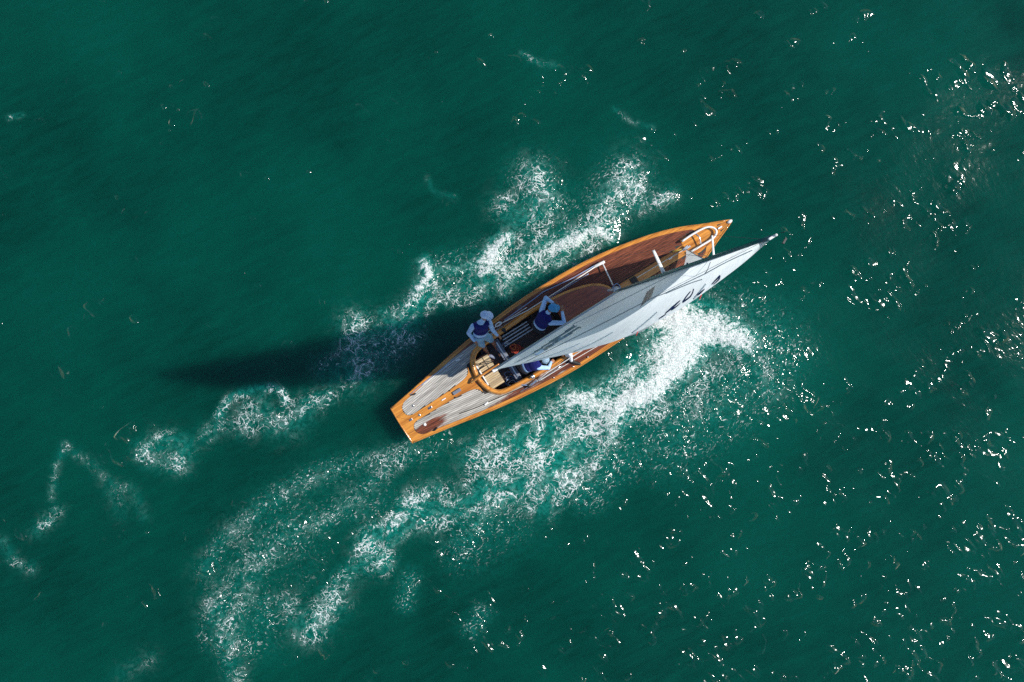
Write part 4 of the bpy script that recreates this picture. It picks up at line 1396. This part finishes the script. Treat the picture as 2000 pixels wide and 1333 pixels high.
def hand(wrist, direction, palm_n, curl, thumb_side):
    """palm, four unequal bent fingers and a thumb that leaves the side of the palm"""
    d = Vector(direction).normalized()
    n = Vector(palm_n); n = (n - d * n.dot(d)).normalized()
    s = d.cross(n) * thumb_side
    g = [capsule(wrist, wrist + d * 0.03, 0.026, 0.028)]
    kn = wrist + d * 0.085
    g.append(ellipsoid(wrist + d * 0.048, (s, d, n), (0.040, 0.052, 0.018), 12, 8))
    for i, (off, L) in enumerate(((0.030, 0.070), (0.010, 0.080), (-0.011, 0.074), (-0.030, 0.058))):
        p = kn + s * off - d * 0.008
        a = d
        for j in range(3):
            ang = curl * (0.6 + 0.5 * j)
            a = (d * math.cos(ang) + n * math.sin(ang)).normalized()
            q = p + a * L * (0.45, 0.32, 0.25)[j]
            g.append(capsule(p, q, 0.0100 - 0.0008 * j, 0.0094 - 0.0008 * j, 8))
            p = q
    p = wrist + d * 0.03 + s * 0.030
    q = p + (d * 0.5 + s * 0.8).normalized() * 0.038
    r_ = q + (d * 0.9 + s * 0.15 + n * curl * 0.6).normalized() * 0.034
    g += [capsule(p, q, 0.013, 0.011, 8), capsule(q, r_, 0.011, 0.009, 8)]
    return g

def person(label, J, legs, top, face, cap, feet_mat, band=(0.10, 0.26), curl=(0.8, 0.8), long_legs=False, glove=False, shorts=True, fdir=None):
    """J: joints in world space. Builds body (one skin) with cap, vest, legwear, shoes, hair and eyes as its children"""
    Jv = {k: Vector(v) for k, v in J.items()}
    base = (Jv['ankR'] + Jv['ankL']) / 2; base.z = min(Jv['ankR'].z, Jv['ankL'].z) - 0.07
    root = empty('person', base)
    tag(root, label, 'person', 'sailors crewing the wooden yacht')
    hip, neck, head = (Jv['hipL'] + Jv['hipR']) / 2, Jv['neck'], Jv['head']
    spine = (neck - hip); up = spine.normalized()
    lat = (Jv['shL'] - Jv['shR']); lat = (lat - up * lat.dot(up)).normalized()
    fwd = up.cross(lat) * -1.0
    if fdir is not None and fwd.dot(Vector(fdir)) < 0: fwd = -fwd
    ax = (lat, fwd, up)
    def sp(k): return hip + spine * k
    g = []
    torso = [ellipsoid(sp(0.70), ax, (0.165, 0.105, 0.19)), ellipsoid(sp(0.35), ax, (0.145, 0.100, 0.19)), ellipsoid(sp(0.04), ax, (0.160, 0.115, 0.13)),
             capsule(Jv['shL'] * 0.92 + sp(0.85) * 0.08, Jv['shR'] * 0.92 + sp(0.85) * 0.08, 0.062, 0.062), ellipsoid(sp(0.9), ax, (0.12, 0.08, 0.08))]
    g += torso
    # head
    hu = (head - neck).normalized() if 'hup' not in J else Jv['hup'].normalized()
    hf = Vector(face); hf = (hf - hu * hf.dot(hu)).normalized()
    hl = hu.cross(hf)
    hax = (hl, hf, hu)
    g += [capsule(sp(0.93), head - hu * 0.06, 0.058, 0.052), ellipsoid(head + hu * 0.02, hax, (0.075, 0.095, 0.105)),
          ellipsoid(head - hu * 0.055 + hf * 0.02, hax, (0.058, 0.068, 0.06)), capsule(head + hf * 0.085 + hu * 0.015, head + hf * 0.108 - hu * 0.02, 0.010, 0.015, 8)]
    for s in (1, -1):
        g.append(ellipsoid(head + hl * 0.076 * s - hf * 0.005, hax, (0.012, 0.022, 0.032), 8, 6))
    # arms
    bones_sleeve, bones_skin = [], []
    for sd_, cu in (('L', curl[0]), ('R', curl[1])):
        sh, el, wr = Jv['sh' + sd_], Jv['el' + sd_], Jv['wr' + sd_]
        g += [capsule(sh, el, 0.062, 0.048), capsule(el, wr, 0.047, 0.034)]
        hd = Jv.get('hd' + sd_, wr + (wr - el).normalized() * 0.1)
        pn = Jv.get('pn' + sd_, -up * 0.4 + fwd)
        g += hand(wr, hd - wr, pn, cu, 1 if sd_ == 'L' else -1)
        bones_sleeve += [(sh, el), (el, wr)]
        bones_skin.append((wr + (hd - wr).normalized() * 0.035, wr + (hd - wr).normalized() * 0.17))
    # legs
    for sd_ in 'LR':
        h_, k_, a_ = Jv['hip' + sd_], Jv['kn' + sd_], Jv['ank' + sd_]
        g += [capsule(h_, k_, 0.088, 0.060), capsule(k_, a_, 0.056, 0.038), ellipsoid(k_.lerp(a_, 0.28) , (lat, fwd, up), (0.056, 0.056, 0.075), 10, 8)]
        toe = Jv['toe' + sd_]
        g.append(capsule(a_ - Vector((0, 0, 0.035)), toe, 0.040, 0.030))
    mats = [M_SKIN, M_SHIRT, legs, M_GLOVE]
    def choose(C):
        dS = np.min([seg_dist(C, a, b) for a, b in bones_sleeve] + [seg_dist(C, sp(0.0), sp(0.92)) - 0.09, seg_dist(C, sp(0.93), sp(1.02)) - 0.02], axis=0)
        dK = np.min([seg_dist(C, a, b) for a, b in bones_skin] + [seg_dist(C, head - hu * 0.10, head + hu * 0.08) - 0.045], axis=0)
        lg = []
        for s in 'LR':
            lg.append(seg_dist(C, Jv['hip' + s], Jv['kn' + s])); lg.append(seg_dist(C, Jv['kn' + s], Jv['ank' + s]))
            lg.append(seg_dist(C, Jv['ank' + s], Jv['toe' + s]))
        dL = np.min(lg, axis=0)
        idx = np.where(dK < dS, 3 if glove else 0, 1)
        if glove:
            dH = seg_dist(C, head - hu * 0.10, head + hu * 0.08) - 0.045
            idx = np.where((dK < dS) & (np.abs(dH - dK) < 1e-6), 0, idx)
        idx = np.where(dL < np.minimum(dS, dK), 2 if long_legs else 0, idx)
        return idx
    fuse('body', g, 0.008, 3, mats, choose, root, base)
    # vest: padded sleeveless shell over the torso
    vg = [ellipsoid(sp(0.70), ax, (0.188, 0.128, 0.20)), ellipsoid(sp(0.38), ax, (0.172, 0.124, 0.20)), ellipsoid(sp(0.22), ax, (0.170, 0.124, 0.13)),
          capsule(Jv['shL'] * 0.80 + sp(0.84) * 0.20, Jv['shR'] * 0.80 + sp(0.84) * 0.20, 0.074, 0.072), ellipsoid(sp(0.85), ax, (0.13, 0.098, 0.085))]
    def vch(C):
        k = ((C - np.array(hip)) @ np.array(up)) / spine.length
        return np.where((k > band[0]) & (k < band[1]), 1, 0)
    fuse('vest', vg, 0.010, 4, [M_VEST, M_BAND], vch, root, base)
    if shorts:
        sg_ = [ellipsoid(sp(0.02), ax, (0.178, 0.134, 0.13))]
        for s in 'LR':
            h_, k_ = Jv['hip' + s], Jv['kn' + s]
            sg_.append(capsule(h_, h_.lerp(k_, 0.80), 0.102, 0.092, 14))
        fuse('shorts', sg_, 0.010, 3, [legs], None, root, base)
    for s in 'LR':
        a_, toe = Jv['ank' + s] - Vector((0, 0, 0.04)), Jv['toe' + s]
        dv_ = (toe - a_).normalized()
        fuse('shoe', [capsule(a_ - dv_ * 0.03, toe, 0.050, 0.040), capsule(a_ + Vector((0, 0, 0.0)), a_ + Vector((0, 0, 0.05)), 0.050, 0.046)], 0.009, 2, [feet_mat], None, root, base)
    # hair under the cap
    fuse('hair', [ellipsoid(head + hu * 0.015 - hf * 0.022, hax, (0.081, 0.085, 0.098))], 0.009, 1, [M_HAIR], None, root, base)
    for s in (1, -1):
        V, F = ellipsoid(head + hl * 0.032 * s + hf * 0.086 + hu * 0.015, hax, (0.013, 0.010, 0.010), 8, 6)
        mesh_obj('eye', [Vector(v) - base for v in V], F, M_BLACK, root)
    # cap: crown of six panels, button and a curved peak
    V, F = [], []
    seg, rings = 24, 8
    for i in range(rings + 1):
        ph = math.pi / 2 * i / rings * 1.06
        for k in range(seg):
            w = 2 * math.pi * k / seg
            rr = math.sin(ph) * (1 - 0.012 * (abs(math.sin(w * 3)) < 0.25))
            V.append(head + hu * (0.035 + 0.098 * math.cos(ph)) + hl * (0.097 * rr * math.cos(w)) + hf * (0.116 * rr * math.sin(w) - 0.004))
    for i in range(rings):
        for k in range(seg):
            F.append((i * seg + k, (i + 1) * seg + k, (i + 1) * seg + (k + 1) % seg, i * seg + (k + 1) % seg))
    capo = mesh_obj('cap', [Vector(v) - base for v in V], F, cap, root)
    V, F = [], []
    for lay in (0, 0.006):
        for i in range(9):
            w = math.pi * (0.12 + 0.76 * i / 8)
            for r_, dr in ((0.0, 0.0), (0.075, 0.012)):
                x_, y_ = (0.094 + r_ * 0.35) * math.cos(w), (0.105 + r_) * math.sin(w)
                V.append(head + hl * x_ + hf * y_ + hu * (0.035 - dr - 0.020 * math.cos(w) ** 2 + lay))
    for lay in (0, 18):
        for i in range(8):
            F.append((lay + 2 * i, lay + 2 * i + 1, lay + 2 * i + 3, lay + 2 * i + 2))
    for i in range(8):
        F.append((2 * i + 1, 2 * i + 3, 18 + 2 * i + 3, 18 + 2 * i + 1))
    o = mesh_obj('cap_peak', [Vector(v) - base for v in V], F, cap, root)
    V, F = ellipsoid(head + hu * 0.134, hax, (0.009, 0.009, 0.006), 8, 5)
    mesh_obj('cap_button', [Vector(v) - base for v in V], F, cap, root).parent = capo
    return root

W = at_world
# helmsman leaning on the port coaming, looking down and to the right
person('sailor in white cap and pale shorts leaning on the cockpit edge near the tiller',
       dict(hipR=W(931, 661, 0.90), hipL=W(944, 654, 0.90), neck=W(941, 628, 1.48), head=W(948, 616.5, 1.63), hup=(0.10, 0.22, 1.0),
            shR=W(924, 637, 1.42), elR=W(915, 651, 1.17), wrR=W(926, 666, 0.96), hdR=W(931, 670, 0.90),
            shL=W(956, 630, 1.42), elL=W(962, 645, 1.18), wrL=W(971, 655, 0.99), hdL=W(976, 658, 0.94),
            knR=W(944, 676, 0.60), ankR=W(955, 694, 0.27), toeR=W(966, 699, 0.215),
            knL=W(961, 665, 0.60), ankL=W(972, 683, 0.27), toeL=W(983, 688, 0.215)),
       M_SHORTS, 'shirt', (0.9, -0.25, -0.35), M_CAP_W, M_SHOE_B, band=(0.20, 0.36), curl=(0.5, 0.9), fdir=(0.8, -0.6, 0))
# crew in the middle of the cockpit, elbows out, hands at the face
person('sailor in blue cap with elbows out and hands raised to the face behind the cabin',
       dict(hipR=W(1056, 645, 0.92), hipL=W(1046, 634, 0.92), neck=W(1068, 613, 1.38), head=W(1079, 602.5, 1.47), hup=(0.42, 0.22, 0.9),
            shR=W(1075, 631, 1.33), elR=W(1102, 631, 1.26), wrR=W(1098, 609, 1.38), hdR=W(1096, 599, 1.42),
            shL=W(1058, 608, 1.33), elL=W(1066, 582, 1.26), wrL=W(1080, 592, 1.40), hdL=W(1088, 597, 1.43),
            knR=W(1062, 640, 0.55), ankR=W(1052, 645, 0.27), toeR=W(1064, 641, 0.215),
            knL=W(1053, 630, 0.55), ankL=W(1043, 634, 0.27), toeL=W(1054, 630, 0.215)),
       M_TROUSER_D, 'shirt', (0.85, 0.1, -0.5), M_CAP_B, M_SHOE, band=(0.11, 0.26), curl=(0.9, 0.9), long_legs=True, fdir=(0.85, 0.5, 0))
# crew bent over the starboard coaming beneath the boom
person('sailor in grey cap bent over the starboard coaming half hidden below the mainsail',
       dict(hipR=W(1026, 723, 0.84), hipL=W(1018, 709, 0.84), neck=W(1052, 706, 1.14), head=W(1062, 703, 1.16), hup=(0.85, 0.1, 0.6),
            shR=W(1051, 718, 1.10), elR=W(1071, 719, 0.98), wrR=W(1076, 708, 0.82), hdR=W(1081, 704, 0.78),
            shL=W(1043, 694, 1.10), elL=W(1060, 686, 0.95), wrL=W(1076, 692, 0.85), hdL=W(1083, 695, 0.82),
            knR=W(1034, 716, 0.52), ankR=W(1022, 720, 0.27), toeR=W(1034, 715, 0.215),
            knL=W(1026, 704, 0.52), ankL=W(1014, 708, 0.27), toeL=W(1026, 703, 0.215)),
       M_TROUSER_D, 'shirt', (0.75, 0.05, -0.7), M_CAP_G, M_SHOE, band=(0.11, 0.26), curl=(0.9, 0.9), long_legs=True, fdir=(0.6, 0.2, -0.7))
# crew seated to leeward, one white leg braced on the side deck
person('sailor hidden by the mainsail with one white trouser leg braced on the starboard deck',
       dict(hipR=W(1092, 671, 0.72), hipL=W(1104, 666, 0.74), neck=W(1096, 664, 1.26), head=W(1098, 666, 1.42), hup=(0.1, -0.1, 1.0),
            shR=W(1084, 672, 1.20), elR=W(1084, 680, 0.96), wrR=W(1092, 688, 0.92), hdR=W(1096, 690, 0.90),
            shL=W(1107, 658, 1.20), elL=W(1112, 658, 0.98), wrL=W(1112, 670, 0.95), hdL=W(1112, 677, 0.94),
            knR=W(1102, 682, 0.98), ankR=W(1108, 697, 0.63), toeR=W(1100, 707, 0.60),
            knL=W(1113, 691, 0.97), ankL=W(1116, 706, 0.64), toeL=W(1131, 711, 0.59)),
       M_TROUSER_W, 'shirt', (0.5, -0.8, -0.2), M_CAP_W, M_SHOE, band=(0.03, 0.16), curl=(0.9, 0.9), long_legs=True, shorts=True, fdir=(0.5, -0.85, 0))

# ================================================================== LOOSE ROPES
def coil(name, label, px, z, r0, n, mats, spread):
    c = W(px[0], px[1], z)
    root = empty(name, c)
    tag(root, label, 'rope')
    for k in range(n):
        pts = []
        ph = random.random() * 6.28
        rr = r0 * random.uniform(0.55, 1.1); ex = random.uniform(0.6, 1.0)
        ox, oy = random.gauss(0, spread), random.gauss(0, spread)
        for i in range(22):
            w = ph + i * 0.5
            f = 1 + 0.18 * math.sin(3 * w + k)
            pts.append((ox + rr * f * math.cos(w), oy + rr * f * ex * math.sin(w), 0.012 + 0.010 * k + 0.02 * random.random()))
        V, F = tube_geo(catmull(pts, 3), 0.010, 6)
        mesh_obj('rope_turn', V, F, mats[k % len(mats)], root)
    return root
coil('rope_coil', 'tangle of red and orange rope lying beside the grey traveller beam', (1006, 684), 0.37, 0.10, 7, (M_ROPE_R, M_ROPE_R, M_ROPE_O), 0.05)
coil('rope_coil', 'loose blue and white rope tangle on the starboard cockpit floor', (1000, 742), 0.19, 0.12, 6, (M_ROPE_B, M_ROPE_W, M_GREY), 0.10)
coil('rope_coil', 'white and black sheet tails heaped in front of the leaning sailor', (990, 677), 0.30, 0.07, 5, (M_ROPE_W, M_BLACK, M_ROPE_B), 0.06)
